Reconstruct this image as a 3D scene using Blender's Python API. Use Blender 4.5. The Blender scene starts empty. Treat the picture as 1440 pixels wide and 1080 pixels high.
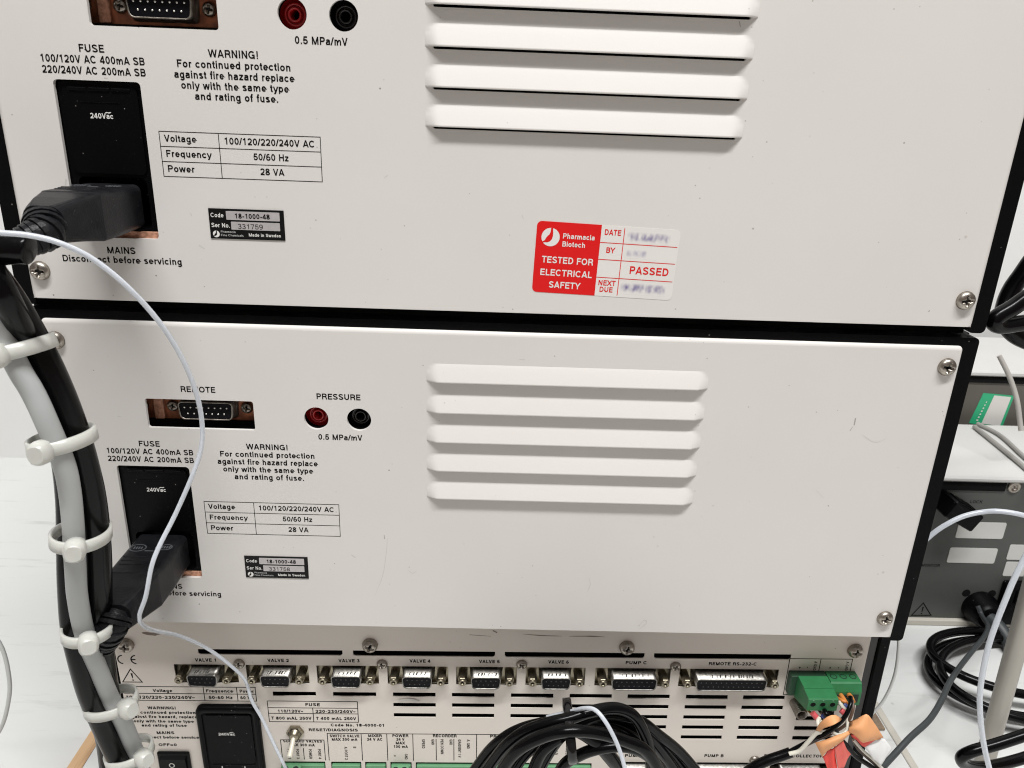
import bpy, math, random
from mathutils import Vector, Matrix
from mathutils.geometry import tessellate_polygon
random.seed(7)
PI = math.pi
SC = bpy.context.scene
COL = SC.collection
MM = 0.001

# ------------------------------------------------------------------ camera, world, lamps, exposure
cam_d = bpy.data.cameras.new('camera')
cam = bpy.data.objects.new('camera', cam_d); COL.objects.link(cam)
# (all lengths below are millimetres: x to the right, y into the scene, z up; origin on the lower pump's rear panel)
_r = Vector((0.99926318, -0.01350104, 0.03592795)); _u = Vector((-0.02897567, 0.34850208, 0.93686003)); _w = Vector((0.02516955, 0.93721077, -0.3478541))
cam.matrix_world = Matrix(((_r.x, _u.x, -_w.x, 0.190007), (_r.y, _u.y, -_w.y, -0.318292), (_r.z, _u.z, -_w.z, 0.132927), (0, 0, 0, 1)))
cam_d.sensor_width = 36.0
cam_d.lens = 27.1
cam_d.clip_start = 0.01; cam_d.clip_end = 50
cam_d.dof.use_dof = True
cam_d.dof.focus_distance = 0.37
cam_d.dof.aperture_fstop = 34.0
SC.camera = cam
SC.view_settings.view_transform = 'Standard'
SC.view_settings.look = 'None'
SC.view_settings.exposure = 0.06
SC.view_settings.gamma = 1.0
SC.cycles.filter_width = 1.1

world = bpy.data.worlds.new('World'); SC.world = world; world.use_nodes = True
wn = world.node_tree.nodes; wl = world.node_tree.links
bg = wn['Background']
tc = wn.new('ShaderNodeTexCoord'); sx = wn.new('ShaderNodeSeparateXYZ'); rp = wn.new('ShaderNodeValToRGB'); mr = wn.new('ShaderNodeMapRange')
mr.inputs['From Min'].default_value = -1; mr.inputs['From Max'].default_value = 1
wl.new(tc.outputs['Generated'], sx.inputs[0]); wl.new(sx.outputs['Z'], mr.inputs[0]); wl.new(mr.outputs[0], rp.inputs[0]); wl.new(rp.outputs[0], bg.inputs['Color'])
cr = rp.color_ramp
cr.elements[0].position = 0.0; cr.elements[0].color = (0.46, 0.285, 0.22, 1)
cr.elements[1].position = 1.0; cr.elements[1].color = (0.95, 0.96, 0.98, 1)
e = cr.elements.new(0.5); e.color = (0.64, 0.51, 0.44, 1)
bg.inputs['Strength'].default_value = 0.31

def ceiling_tube(name, x, y, z, sx_, sy_, power, tgt):
    l = bpy.data.lights.new(name, 'AREA'); l.shape = 'RECTANGLE'; l.size = sx_; l.size_y = sy_; l.energy = power
    l.color = (0.99, 0.99, 0.985)
    o = bpy.data.objects.new(name, l); COL.objects.link(o)
    o.location = (x, y, z)
    d = Vector(tgt) - Vector((x, y, z))
    o.rotation_euler = d.to_track_quat('-Z', 'Y').to_euler()
    return o
ceiling_tube('ceiling_lamp', 0.30, -0.70, 1.83, 1.5, 0.12, 59.0, (0.2, 0.0, 0.0))

# ------------------------------------------------------------------ materials
def lin(c):
    c = c / 255.0
    return c / 12.92 if c <= 0.04045 else ((c + 0.055) / 1.055) ** 2.4
def S(r, g, b): return (lin(r), lin(g), lin(b))
MATS = {}
def mat(name, col, rough=0.5, metal=0.0, bump=None, var=None, speck=None, trans=0.0, sss=0.0, coat=0.0, streak=None, spec=None):
    """bump=(scale, strength, distance m); var=(scale, amount); speck=(scale, threshold, colour[, big scale threshold])"""
    if name in MATS: return MATS[name]
    m = bpy.data.materials.new(name); m.use_nodes = True
    n = m.node_tree.nodes; L = m.node_tree.links; b = n['Principled BSDF']
    b.inputs['Base Color'].default_value = (*col, 1); b.inputs['Roughness'].default_value = rough; b.inputs['Metallic'].default_value = metal
    if trans: b.inputs['Transmission Weight'].default_value = trans
    if sss:
        b.inputs['Subsurface Weight'].default_value = sss; b.inputs['Subsurface Radius'].default_value = (0.0012, 0.0011, 0.0009); b.inputs['Subsurface Scale'].default_value = 1.0
    if coat: b.inputs['Coat Weight'].default_value = coat; b.inputs['Coat Roughness'].default_value = 0.15
    if spec is not None: b.inputs['Specular IOR Level'].default_value = spec
    t = n.new('ShaderNodeTexCoord')
    cur = None
    def noise(scale, detail=2.0, vec=None, rough_=0.5):
        q = n.new('ShaderNodeTexNoise'); q.inputs['Scale'].default_value = scale; q.inputs['Detail'].default_value = detail; q.inputs['Roughness'].default_value = rough_
        L.new(vec if vec else t.outputs['Object'], q.inputs['Vector']); return q
    def ramp(src, a, b_, lo=0.0, hi=1.0):
        q = n.new('ShaderNodeMapRange'); q.inputs['From Min'].default_value = a; q.inputs['From Max'].default_value = b_
        q.inputs['To Min'].default_value = lo; q.inputs['To Max'].default_value = hi; q.clamp = True
        L.new(src, q.inputs['Value']); return q.outputs['Result']
    def mix(fac, a, b_):
        q = n.new('ShaderNodeMix'); q.data_type = 'RGBA'
        L.new(fac, q.inputs['Factor'])
        if isinstance(a, tuple): q.inputs[6].default_value = (*a, 1)
        else: L.new(a, q.inputs[6])
        q.inputs[7].default_value = (*b_, 1)
        return q.outputs[2]
    cur = tuple(col)
    if var:
        f = ramp(noise(var[0], 4.0).outputs['Fac'], 0.3, 0.7)
        dark = tuple(c * (1 - var[1]) for c in col)
        if len(var) > 2: dark = var[2]
        cur = mix(f, cur, dark)
    if streak:
        mp = n.new('ShaderNodeMapping'); mp.inputs['Scale'].default_value = streak[0]; L.new(t.outputs['Object'], mp.inputs['Vector'])
        f = ramp(noise(1.0, 5.0, mp.outputs[0], 0.6).outputs['Fac'], streak[1], streak[2])
        cur = mix(f, cur, streak[3])
    if speck:
        for sp in (speck if isinstance(speck, list) else [speck]):
            v = n.new('ShaderNodeTexVoronoi'); v.inputs['Scale'].default_value = sp[0]; L.new(t.outputs['Object'], v.inputs['Vector'])
            near = ramp(v.outputs['Distance'], sp[3] * 0.5, sp[3], 1.0, 0.0)
            sep = n.new('ShaderNodeSeparateColor'); L.new(v.outputs['Color'], sep.inputs[0])
            rare = ramp(sep.outputs[0], sp[1] - 0.002, sp[1], 0.0, 1.0)
            mu = n.new('ShaderNodeMath'); mu.operation = 'MULTIPLY'; L.new(near, mu.inputs[0]); L.new(rare, mu.inputs[1])
            mu2 = n.new('ShaderNodeMath'); mu2.operation = 'MULTIPLY'; L.new(mu.outputs[0], mu2.inputs[0])
            L.new(ramp(sep.outputs[1], 0.0, 1.0, sp[4] * 0.4, sp[4]), mu2.inputs[1])
            cur = mix(mu2.outputs[0], cur, sp[2])
    if not isinstance(cur, tuple): L.new(cur, b.inputs['Base Color'])
    if bump:
        bn = n.new('ShaderNodeBump'); bn.inputs['Strength'].default_value = bump[1]; bn.inputs['Distance'].default_value = bump[2]
        L.new(noise(bump[0], 3.0).outputs['Fac'], bn.inputs['Height']); L.new(bn.outputs[0], b.inputs['Normal'])
    MATS[name] = m
    return m

DIRT = S(96, 84, 74)
PAINT = mat('panel_paint', (0.67, 0.645, 0.615), 0.55, bump=(2600, 0.12, 0.0002), var=(9, 0.035, (0.64, 0.615, 0.585)), speck=[(160, 0.93, DIRT, 0.07, 0.8), (420, 0.975, DIRT, 0.16, 0.5), (60, 0.90, S(150, 138, 128), 0.05, 0.35)],
            streak=((45, 45, 38), 0.74, 0.80, (0.60, 0.58, 0.55)))
PAINTB = mat('controller_paint', (0.67, 0.62, 0.56), 0.45, bump=(2600, 0.10, 0.0002), var=(11, 0.05, (0.64, 0.58, 0.52)), speck=[(200, 0.95, DIRT, 0.08, 0.6), (520, 0.98, DIRT, 0.16, 0.4)])
BLACK = mat('black_enamel', (0.0025, 0.0025, 0.0027), 0.5, spec=0.07, bump=(3500, 0.25, 0.0002), speck=[(420, 0.93, (0.30, 0.29, 0.27), 0.15, 0.7), (170, 0.975, (0.38, 0.36, 0.34), 0.06, 0.8)])
INNER = mat('inside_black', (0.004, 0.004, 0.004), 0.9, spec=0.18)
INK = mat('black_ink', (0.004, 0.004, 0.004), 0.6, spec=0.1)
PLAST = mat('black_plastic', (0.0022, 0.0022, 0.0026), 0.35, spec=0.09, bump=(1800, 0.25, 0.0002), speck=[(620, 0.90, (0.34, 0.33, 0.31), 0.17, 0.8), (300, 0.95, (0.45, 0.43, 0.40), 0.09, 0.9)])
PLUGM = mat('plug_rubber', (0.0055, 0.006, 0.0075), 0.34, spec=0.15, bump=(1500, 0.35, 0.0003), var=(160, 0.4, (0.014, 0.014, 0.0155)), speck=[(600, 0.93, (0.22, 0.21, 0.2), 0.15, 0.5)])
EMB = mat('moulded_marks', (0.10, 0.105, 0.115), 0.45)
CABLEB = mat('black_cable_sheath', (0.0018, 0.0018, 0.0021), 0.22, spec=0.19, bump=(700, 0.06, 0.0002), var=(60, 0.3))
CABLEG = mat('grey_cable_sheath', (0.41, 0.42, 0.415), 0.45, bump=(500, 0.1, 0.0003), var=(45, 0.10), speck=[(120, 0.94, S(90, 88, 84), 0.07, 0.7)])
CORDG = mat('dark_grey_cord', (0.035, 0.04, 0.042), 0.5)
NYLON = mat('nylon', (0.70, 0.70, 0.65), 0.3, trans=0.25, sss=0.3, var=(200, 0.08), bump=(900, 0.1, 0.0002))
TUBE = mat('clear_tubing', (0.80, 0.84, 0.90), 0.2, trans=0.4, coat=0.3)
STEEL = mat('screw_steel', (0.44, 0.40, 0.345), 0.33, 1.0, bump=(1500, 0.25, 0.0002), var=(900, 0.35, (0.30, 0.27, 0.24)))
RECESS_SHADE = mat('recess_shade', (0.015, 0.013, 0.012), 0.7)
TIN = mat('tinned_shell', (0.15, 0.147, 0.138), 0.40, 1.0, bump=(900, 0.3, 0.0002), var=(500, 0.4, (0.36, 0.34, 0.31)))
BRASSY = mat('nickel_brass', (0.36, 0.32, 0.24), 0.36, 1.0, var=(600, 0.3), bump=(1200, 0.2, 0.0002))
COPPER = mat('copper_flange', (0.50, 0.18, 0.085), 0.5, 0.35, bump=(900, 0.5, 0.0003), var=(240, 0.5, (0.20, 0.075, 0.04)))
COPPERL = mat('copper_bracket', (0.80, 0.42, 0.28), 0.5, 0.3, bump=(1500, 0.8, 0.0003), var=(500, 0.4, (0.33, 0.16, 0.10)))
INSUL = mat('black_insulator', (0.003, 0.003, 0.0045), 0.45, spec=0.12, bump=(2000, 0.3, 0.0002))
PIN = mat('contact_pin', (0.75, 0.73, 0.68), 0.3, 0.8)
REDP = mat('red_socket_plastic', (0.42, 0.010, 0.012), 0.28, coat=0.3)
BLKP = mat('black_socket_plastic', (0.010, 0.008, 0.009), 0.25, coat=0.3)
REDS = mat('sticker_red', S(214, 14, 16), 0.38)
WHS = mat('sticker_white', S(222, 219, 214), 0.38, var=(70, 0.03))
WINK = mat('white_ink', (0.72, 0.71, 0.68), 0.5)
WTEXT = mat('worn_white_ink', (0.50, 0.50, 0.49), 0.6)
SILV = mat('plate_silver', (0.50, 0.47, 0.47), 0.42, 0.2, var=(300, 0.12))
PLATEB = mat('plate_black', (0.006, 0.006, 0.006), 0.4, spec=0.15)
GREEN = mat('terminal_green', (0.025, 0.17, 0.06), 0.42, bump=(1500, 0.15, 0.0002), var=(220, 0.15), speck=[(700, 0.96, (0.4, 0.55, 0.42), 0.14, 0.5)])
GREENP = mat('terminal_green_pale', (0.12, 0.30, 0.15), 0.5, var=(200, 0.1))
GDARK = mat('terminal_hole', (0.004, 0.018, 0.010), 0.6)
ORANGE = mat('orange_tape', (0.78, 0.37, 0.16), 0.6, var=(90, 0.12), bump=(700, 0.2, 0.0003))
REDT = mat('red_tape', (0.85, 0.05, 0.03), 0.40, var=(90, 0.15), bump=(700, 0.2, 0.0003))
PINKT = mat('faded_red_tape', (0.78, 0.14, 0.11), 0.5, var=(120, 0.2), bump=(500, 0.3, 0.0003))
WTAPE = mat('white_tape', (0.80, 0.80, 0.79), 0.5)
WIREW = mat('cream_wire', (0.68, 0.65, 0.56), 0.4)
WIREBR = mat('brown_wire', (0.10, 0.06, 0.04), 0.4)
WIREO = mat('orange_wire', (0.62, 0.22, 0.05), 0.4)
FERR = mat('red_ferrule', (0.58, 0.09, 0.10), 0.4)
FERB = mat('blue_ferrule', (0.06, 0.09, 0.30), 0.4)
TABLE = mat('painted_table', (0.66, 0.665, 0.65), 0.5, var=(5, 0.04), streak=((16, 120, 16), 0.58, 0.74, (0.53, 0.53, 0.515)), speck=[(35, 0.93, S(120, 116, 110), 0.05, 0.6), (90, 0.97, S(100, 92, 84), 0.08, 0.6)], bump=(60, 0.2, 0.0006))
WOOD = mat('plywood_edge', (0.62, 0.40, 0.22), 0.55, streak=((300, 12, 200), 0.45, 0.6, (0.45, 0.27, 0.14)), bump=(300, 0.2, 0.0003))
CREAM = mat('cream_edging', (0.52, 0.49, 0.43), 0.5)
WALL = mat('wall_paint', (0.76, 0.76, 0.745), 0.7, var=(2, 0.02), bump=(300, 0.1, 0.0003))
DEVF = mat('device_grey', (0.078, 0.082, 0.075), 0.5, var=(12, 0.12))
DEVF1 = mat('device_brown_grey', (0.115, 0.105, 0.09), 0.5, var=(30, 0.15))
DEVT = mat('device_white', (0.56, 0.555, 0.535), 0.5, var=(20, 0.03), streak=((60, 9, 60), 0.70, 0.76, (0.42, 0.40, 0.38)))
GLAB = mat('green_label', (0.03, 0.42, 0.20), 0.4)
LABP = mat('pale_label', (0.60, 0.60, 0.57), 0.5, var=(60, 0.05))
STEELT = mat('cream_tube_metal', (0.42, 0.395, 0.35), 0.45, 0.3, speck=[(150, 0.95, S(90, 84, 76), 0.08, 0.5)])
STRIP = mat('side_strip', (0.035, 0.033, 0.032), 0.4, 0.3)
SWB = mat('rocker_black', (0.004, 0.004, 0.004), 0.35, spec=0.12, bump=(2000, 0.2, 0.0002))
LEVER = mat('lever_ivory', (0.66, 0.62, 0.52), 0.35)

# ------------------------------------------------------------------ mesh helpers (millimetres)
class MB:
    def __init__(s): s.v = []; s.f = []; s.sm = []; s.mi = []; s.cm = 0
    def add(s, vs, fs, smooth=False):
        o = len(s.v); s.v += [tuple(p) for p in vs]
        for f in fs: s.f.append(tuple(i + o for i in f)); s.sm.append(smooth); s.mi.append(s.cm)
    def box(s, x0, y0, z0, x1, y1, z1, b=0.0):
        if b <= 0:
            vs = [(x, y, z) for x in (x0, x1) for y in (y0, y1) for z in (z0, z1)]
            s.add(vs, [(0, 1, 3, 2), (4, 6, 7, 5), (0, 4, 5, 1), (2, 3, 7, 6), (0, 2, 6, 4), (1, 5, 7, 3)])
        else:   # chamfered box
            vs = []; idx = {}
            X = (x0, x1); Y = (y0, y1); Z = (z0, z1)
            for i in (0, 1):
                for j in (0, 1):
                    for k in (0, 1):
                        sxn = 1 if i == 0 else -1; syn = 1 if j == 0 else -1; szn = 1 if k == 0 else -1
                        c = (X[i], Y[j], Z[k])
                        idx[(i, j, k, 'x')] = len(vs); vs.append((c[0], c[1] + b * syn, c[2] + b * szn))
                        idx[(i, j, k, 'y')] = len(vs); vs.append((c[0] + b * sxn, c[1], c[2] + b * szn))
                        idx[(i, j, k, 'z')] = len(vs); vs.append((c[0] + b * sxn, c[1] + b * syn, c[2]))
            F = []
            for i in (0, 1): F.append([idx[(i, j, k, 'x')] for j, k in ((0, 0), (0, 1), (1, 1), (1, 0))])
            for j in (0, 1): F.append([idx[(i, j, k, 'y')] for i, k in ((0, 0), (0, 1), (1, 1), (1, 0))])
            for k in (0, 1): F.append([idx[(i, j, k, 'z')] for i, j in ((0, 0), (0, 1), (1, 1), (1, 0))])
            for j in (0, 1):
                for k in (0, 1): F.append([idx[(0, j, k, 'y')], idx[(0, j, k, 'z')], idx[(1, j, k, 'z')], idx[(1, j, k, 'y')]])
            for i in (0, 1):
                for k in (0, 1): F.append([idx[(i, 0, k, 'x')], idx[(i, 0, k, 'z')], idx[(i, 1, k, 'z')], idx[(i, 1, k, 'x')]])
            for i in (0, 1):
                for j in (0, 1): F.append([idx[(i, j, 0, 'x')], idx[(i, j, 0, 'y')], idx[(i, j, 1, 'y')], idx[(i, j, 1, 'x')]])
            for i in (0, 1):
                for j in (0, 1):
                    for k in (0, 1): F.append([idx[(i, j, k, a)] for a in 'xyz'])
            s.add(vs, F)
    def plate(s, outline, holes, y0, y1, wall=True, back=True):
        """flat plate in xz between y0 (front) and y1, with holes"""
        loops = [[Vector((x, z, 0)) for x, z in outline]] + [[Vector((x, z, 0)) for x, z in h] for h in holes]
        flat = [p for l in loops for p in l]
        tris = tessellate_polygon(loops)
        s.add([(p.x, y0, p.y) for p in flat], [tuple(t) for t in tris])
        if back: s.add([(p.x, y1, p.y) for p in flat], [tuple(t) for t in tris])
        if wall:
            for l in loops:
                n = len(l)
                s.add([(p.x, y0, p.y) for p in l] + [(p.x, y1, p.y) for p in l], [(i, (i + 1) % n, n + (i + 1) % n, n + i) for i in range(n)])
    def loft(s, rings, cap=True, smooth=True):
        n = len(rings[0]); vs = [p for r in rings for p in r]; fs = []
        for k in range(len(rings) - 1):
            for i in range(n): fs.append((k * n + i, k * n + (i + 1) % n, (k + 1) * n + (i + 1) % n, (k + 1) * n + i))
        s.add(vs, fs, smooth)
        if cap:
            s.add(rings[0], [tuple(range(n))]); s.add(rings[-1], [tuple(range(n))])
    def lathe(s, prof, c, axis='y', n=24, smooth=True, cap=False, hexa=False):
        """prof = [(r, h)], h along the axis"""
        if hexa: n = 6; smooth = False
        rings = []
        for r, h in prof:
            ring = []
            for i in range(n):
                a = 2 * PI * i / n
                if axis == 'y': ring.append((c[0] + r * math.cos(a), c[1] + h, c[2] + r * math.sin(a)))
                elif axis == 'z': ring.append((c[0] + r * math.cos(a), c[1] + r * math.sin(a), c[2] + h))
                else: ring.append((c[0] + h, c[1] + r * math.cos(a), c[2] + r * math.sin(a)))
            rings.append(ring)
        s.loft(rings, cap, smooth)
    def tube(s, pts, r, n=14, sub=6, caps=True, rr=None):
        P = catmull(pts, sub)
        T = [(P[min(i + 1, len(P) - 1)] - P[max(i - 1, 0)]).normalized() for i in range(len(P))]
        up = Vector((0, 0, 1)) if abs(T[0].z) < 0.9 else Vector((1, 0, 0))
        nrm = (up - T[0] * up.dot(T[0])).normalized()
        rings = []
        for i, p in enumerate(P):
            nrm = (nrm - T[i] * nrm.dot(T[i])).normalized(); bn = T[i].cross(nrm)
            rad = r if rr is None else rr(i / (len(P) - 1)) * r
            rings.append([tuple(p + (nrm * math.cos(2 * PI * k / n) + bn * math.sin(2 * PI * k / n)) * rad) for k in range(n)])
        s.loft(rings, caps, True)
def catmull(pts, sub):
    P = [Vector(p) for p in pts]
    if len(P) < 3: sub = max(sub, 1)
    Q = [P[0] * 2 - P[1]] + P + [P[-1] * 2 - P[-2]]
    out = []
    for i in range(1, len(Q) - 2):
        for k in range(sub):
            t = k / sub
            a, b, c, d = Q[i - 1], Q[i], Q[i + 1], Q[i + 2]
            out.append(0.5 * ((2 * b) + (c - a) * t + (2 * a - 5 * b + 4 * c - d) * t * t + (3 * b - a - 3 * c + d) * t ** 3))
    out.append(P[-1]); return out
def rr(x0, z0, x1, z1, r=1.0, n=4, corners=(1, 1, 1, 1)):
    """rounded rectangle, counter-clockwise from lower left; corners = (ll, lr, ur, ul)"""
    x0, x1 = min(x0, x1), max(x0, x1); z0, z1 = min(z0, z1), max(z0, z1)
    out = []
    for (cx, cz, a0, on, px, pz) in ((x0 + r, z0 + r, PI, corners[0], x0, z0), (x1 - r, z0 + r, 1.5 * PI, corners[1], x1, z0), (x1 - r, z1 - r, 0, corners[2], x1, z1), (x0 + r, z1 - r, 0.5 * PI, corners[3], x0, z1)):
        if on and r > 0:
            for k in range(n + 1):
                a = a0 + 0.5 * PI * k / n; out.append((cx + r * math.cos(a), cz + r * math.sin(a)))
        else: out.append((px, pz))
    return out
def circ(cx, cz, r, n=32): return [(cx + r * math.cos(2 * PI * i / n), cz + r * math.sin(2 * PI * i / n)) for i in range(n)]
def dshape(cx, cz, w, h, r=1.4, slant=0.8, n=4, flip=False):
    """D-sub outline: wide edge up (or down when flip)"""
    pts = []
    c = [(-w / 2 + slant, -h / 2), (w / 2 - slant, -h / 2), (w / 2, h / 2), (-w / 2, h / 2)]
    if flip: c = [(-w / 2, -h / 2), (w / 2, -h / 2), (w / 2 - slant, h / 2), (-w / 2 + slant, h / 2)]
    m = len(c)
    for i in range(m):
        p = Vector(c[i]); a = (Vector(c[i - 1]) - p).normalized(); b = (Vector(c[(i + 1) % m]) - p).normalized()
        for k in range(n + 1):
            t = k / n
            q = (1 - t) ** 2 * (p + a * r) + 2 * t * (1 - t) * p + t * t * (p + b * r)
            pts.append((cx + q.x, cz + q.y))
    return pts

def build(name, mb, m, parent=None, label=None, kind=None, origin=(0, 0, 0)):
    me = bpy.data.meshes.new(name)
    ox, oy, oz = origin
    me.from_pydata([((x - ox) * MM, (y - oy) * MM, (z - oz) * MM) for x, y, z in mb.v], [], mb.f)
    me.polygons.foreach_set('use_smooth', mb.sm)
    for q in (m if isinstance(m, (list, tuple)) else [m]): me.materials.append(q)
    if any(mb.mi): me.polygons.foreach_set('material_index', mb.mi)
    bm_fix(me)
    o = bpy.data.objects.new(name, me); COL.objects.link(o)
    o.location = (ox * MM, oy * MM, oz * MM)
    if parent: o.parent = parent
    if label: o['label'] = label
    if kind: o['kind'] = kind
    return o
import bmesh
def bm_fix(me):
    b = bmesh.new(); b.from_mesh(me); bmesh.ops.recalc_face_normals(b, faces=b.faces); b.to_mesh(me); b.free()
def thing(name, label, cat, loc=(0, 0, 0), roty=0.0, group=None):
    o = bpy.data.objects.new(name, None); COL.objects.link(o); o.empty_display_size = 0.02
    o.location = tuple(c * MM for c in loc); o.rotation_euler = (0, roty, 0)
    o['label'] = label; o['category'] = cat
    if group: o['group'] = group
    return o
def tag(o, label, cat, group=None):
    o['label'] = label; o['category'] = cat
    if group: o['group'] = group
    return o
def copy_tree(o, parent=None):
    c = o.copy(); COL.objects.link(c)
    if parent: c.parent = parent
    for ch in list(o.children): copy_tree(ch, c)
    return c

# ------------------------------------------------------------------ lettering: a plain grotesque drawn from strokes
def _arc(cx, cy, rx, ry, a0, a1, n=9):
    return [(cx + rx * math.cos(math.radians(a0 + (a1 - a0) * k / n)), cy + ry * math.sin(math.radians(a0 + (a1 - a0) * k / n))) for k in range(n + 1)]
def _bowl(x0, xm, x1, ya, yb, n=7):      # from (x0, ya) right, round and back to (x0, yb)
    cy = (ya + yb) / 2; r = abs(yb - ya) / 2; s = 90 if ya > yb else -90
    return [(x0, ya)] + _arc(xm, cy, x1 - xm, r, s, -s, n) + [(x0, yb)]
def _font(w):
    h = w / 2; B = h; T = 1 - h; X = 0.735 - h; G = {}; D = -0.20
    def L(*p): return (list(p), False)
    def Dg(*p): return (list(p), True)
    G['A'] = (.92, [Dg((h, 0), (.46, 1)), Dg((.92 - h, 0), (.46, 1)), L((.2, .29), (.72, .29))])
    G['B'] = (.88, [L((.08 + h, 0), (.08 + h, 1)), L(*_bowl(.08 + h, .53, .82 - h, T, .53)), L(*_bowl(.08 + h, .55, .87 - h, .53, B))])
    G['C'] = (.98, [L(*_arc(.49, .5, .44 - h * .6, .5 - h, 42, 318, 16))])
    G['D'] = (.95, [L((.08 + h, 0), (.08 + h, 1)), L(*_bowl(.08 + h, .45, .91 - h, T, B, 11))])
    G['E'] = (.84, [L((.08 + h, 0), (.08 + h, 1)), L((.08 + h, T), (.79, T)), L((.08 + h, .52), (.74, .52)), L((.08 + h, B), (.80, B))])
    G['F'] = (.78, [L((.08 + h, 0), (.08 + h, 1)), L((.08 + h, T), (.76, T)), L((.08 + h, .51), (.68, .51))])
    G['G'] = (1.04, [L(*(_arc(.5, .5, .45 - h * .6, .5 - h, 42, 330, 16) + [(.93 - h, .46), (.52, .46)])), L((.93 - h, .30), (.93 - h, 0))])
    G['H'] = (.96, [L((.08 + h, 0), (.08 + h, 1)), L((.88 - h, 0), (.88 - h, 1)), L((.08 + h, .52), (.88 - h, .52))])
    G['I'] = (.36, [L((.18, 0), (.18, 1))])
    G['L'] = (.74, [L((.08 + h, 0), (.08 + h, 1)), L((.08 + h, B), (.71, B))])
    G['M'] = (1.14, [L((.08 + h, 0), (.08 + h, 1)), L((1.06 - h, 0), (1.06 - h, 1)), Dg((.08 + h, 1), (.57, 0)), Dg((1.06 - h, 1), (.57, 0))])
    G['N'] = (.96, [L((.08 + h, 0), (.08 + h, 1)), L((.88 - h, 0), (.88 - h, 1)), Dg((.08 + h, 1), (.88 - h, 0))])
    G['O'] = (1.04, [L(*_arc(.52, .5, .48 - h, .5 - h, 0, 360, 22))])
    G['P'] = (.86, [L((.08 + h, 0), (.08 + h, 1)), L(*_bowl(.08 + h, .54, .83 - h, T, .46))])
    G['Q'] = (1.04, [L(*_arc(.52, .5, .48 - h, .5 - h, 0, 360, 22)), Dg((.6, .25), (.95, 0))])
    G['R'] = (.93, [L((.08 + h, 0), (.08 + h, 1)), L(*_bowl(.08 + h, .57, .87 - h, T, .49)), L((.52, .49), (.72, .40), (.80 - h * .2, .22), (.84 - h * .2, 0))])
    G['S'] = (.88, [L(*(_arc(.44, .735, .35 - h * .6, .265 - h, 12, 200, 9)[0:] + [(.2, .61), (.66, .41)] + _arc(.44, .265, .37 - h * .6, .265 - h, 18, -170, 9)[1:]))])
    G['T'] = (.80, [L((.40, 0), (.40, 1)), L((.02, T), (.78, T))])
    G['U'] = (.96, [L(*([(.08 + h, 1), (.08 + h, .36)] + _arc(.48, .36, .40 - h, .36 - h, 180, 360, 9) + [(.88 - h, 1)]))])
    G['V'] = (.86, [Dg((h, 1), (.43, 0)), Dg((.86 - h, 1), (.43, 0))])
    G['W'] = (1.28, [Dg((h, 1), (.34, 0)), Dg((.34, 0), (.64, 1)), Dg((.64, 1), (.94, 0)), Dg((.94, 0), (1.28 - h, 1))])
    G['X'] = (.86, [Dg((.04, 0), (.82, 1)), Dg((.04, 1), (.82, 0))])
    G['Y'] = (.86, [Dg((.03, 1), (.43, .42)), Dg((.83, 1), (.43, .42)), L((.43, 0), (.43, .46))])
    G['K'] = (.92, [L((.08 + h, 0), (.08 + h, 1)), Dg((.12, .38), (.84, 1)), Dg((.38, .58), (.86, 0))])
    G['Z'] = (.82, [L((.06, T), (.76, T)), L((.04, B), (.78, B)), Dg((.10, B), (.72, T))])
    G['J'] = (.7, [L(*([(.58, 1), (.58, .3)] + _arc(.34, .3, .24, .3 - h, 0, -180, 8)))])
    xr = X / 2 + h / 2; ry = (X - h) / 2 + h * 0
    cy = (X + h) / 2; ry = (X - h) / 2
    G['a'] = (.76, [L(*([(.12, .56)] + _arc(.37, .55, .24 - h * .3, X - .55, 165, 0, 7) + [(.61 - h * .3, .12), (.68, h)])), L((.60, .44), (.34, .40), (.15, .33), (.10 + h * .4, .20), (.18, h + .02), (.36, h), (.52, .12), (.60, .26))])
    G['b'] = (.76, [L((.07 + h, 0), (.07 + h, 1)), L(*_arc(.40, cy, .32 - h, ry, 0, 360, 16))])
    G['c'] = (.70, [L(*_arc(.37, cy, .31 - h * .5, ry, 40, 320, 13))])
    G['d'] = (.76, [L((.69 - h, 0), (.69 - h, 1)), L(*_arc(.36, cy, .32 - h, ry, 0, 360, 16))])
    G['e'] = (.76, [L(*([(.1, cy), (.66, cy)] + _arc(.38, cy, .33 - h, ry, 5, 325, 14)))])
    G['f'] = (.40, [L((.20, 0), (.20, .82), (.25, .95), (.40, T + h * .3)), L((.02, X), (.38, X))])
    G['g'] = (.76, [L(*([(.69 - h, X + h), (.69 - h, -.05)] + _arc(.38, -.05, .31 - h, .17, 0, -165, 8))), L(*_arc(.36, cy, .32 - h, ry, 0, 360, 16))])
    G['h'] = (.76, [L((.08 + h, 0), (.08 + h, 1)), L(*([(.08 + h, .40)] + _arc(.38, .45, .30 - h, X - .45, 180, 0, 8) + [(.68 - h, 0)]))])
    G['i'] = (.31, [L((.155, 0), (.155, X + h)), L((.155, 1 - w * 1.05), (.155, 1))])
    G['j'] = (.31, [L((.155, D), (.155, X + h)), L((.155, 1 - w * 1.05), (.155, 1))])
    G['k'] = (.70, [L((.08 + h, 0), (.08 + h, 1)), Dg((.12, .24), (.62, .73)), Dg((.3, .46), (.68, 0))])
    G['l'] = (.31, [L((.155, 0), (.155, 1))])
    G['m'] = (1.15, [L((.08 + h, 0), (.08 + h, X + h)), L(*([(.08 + h, .42)] + _arc(.345, .47, .265 - h, X - .47, 180, 0, 7) + [(.61 - h, 0)])), L(*([(.61 - h, .42)] + _arc(.81, .47, .265 - h, X - .47, 180, 0, 7) + [(1.07 - h, 0)]))])
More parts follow.
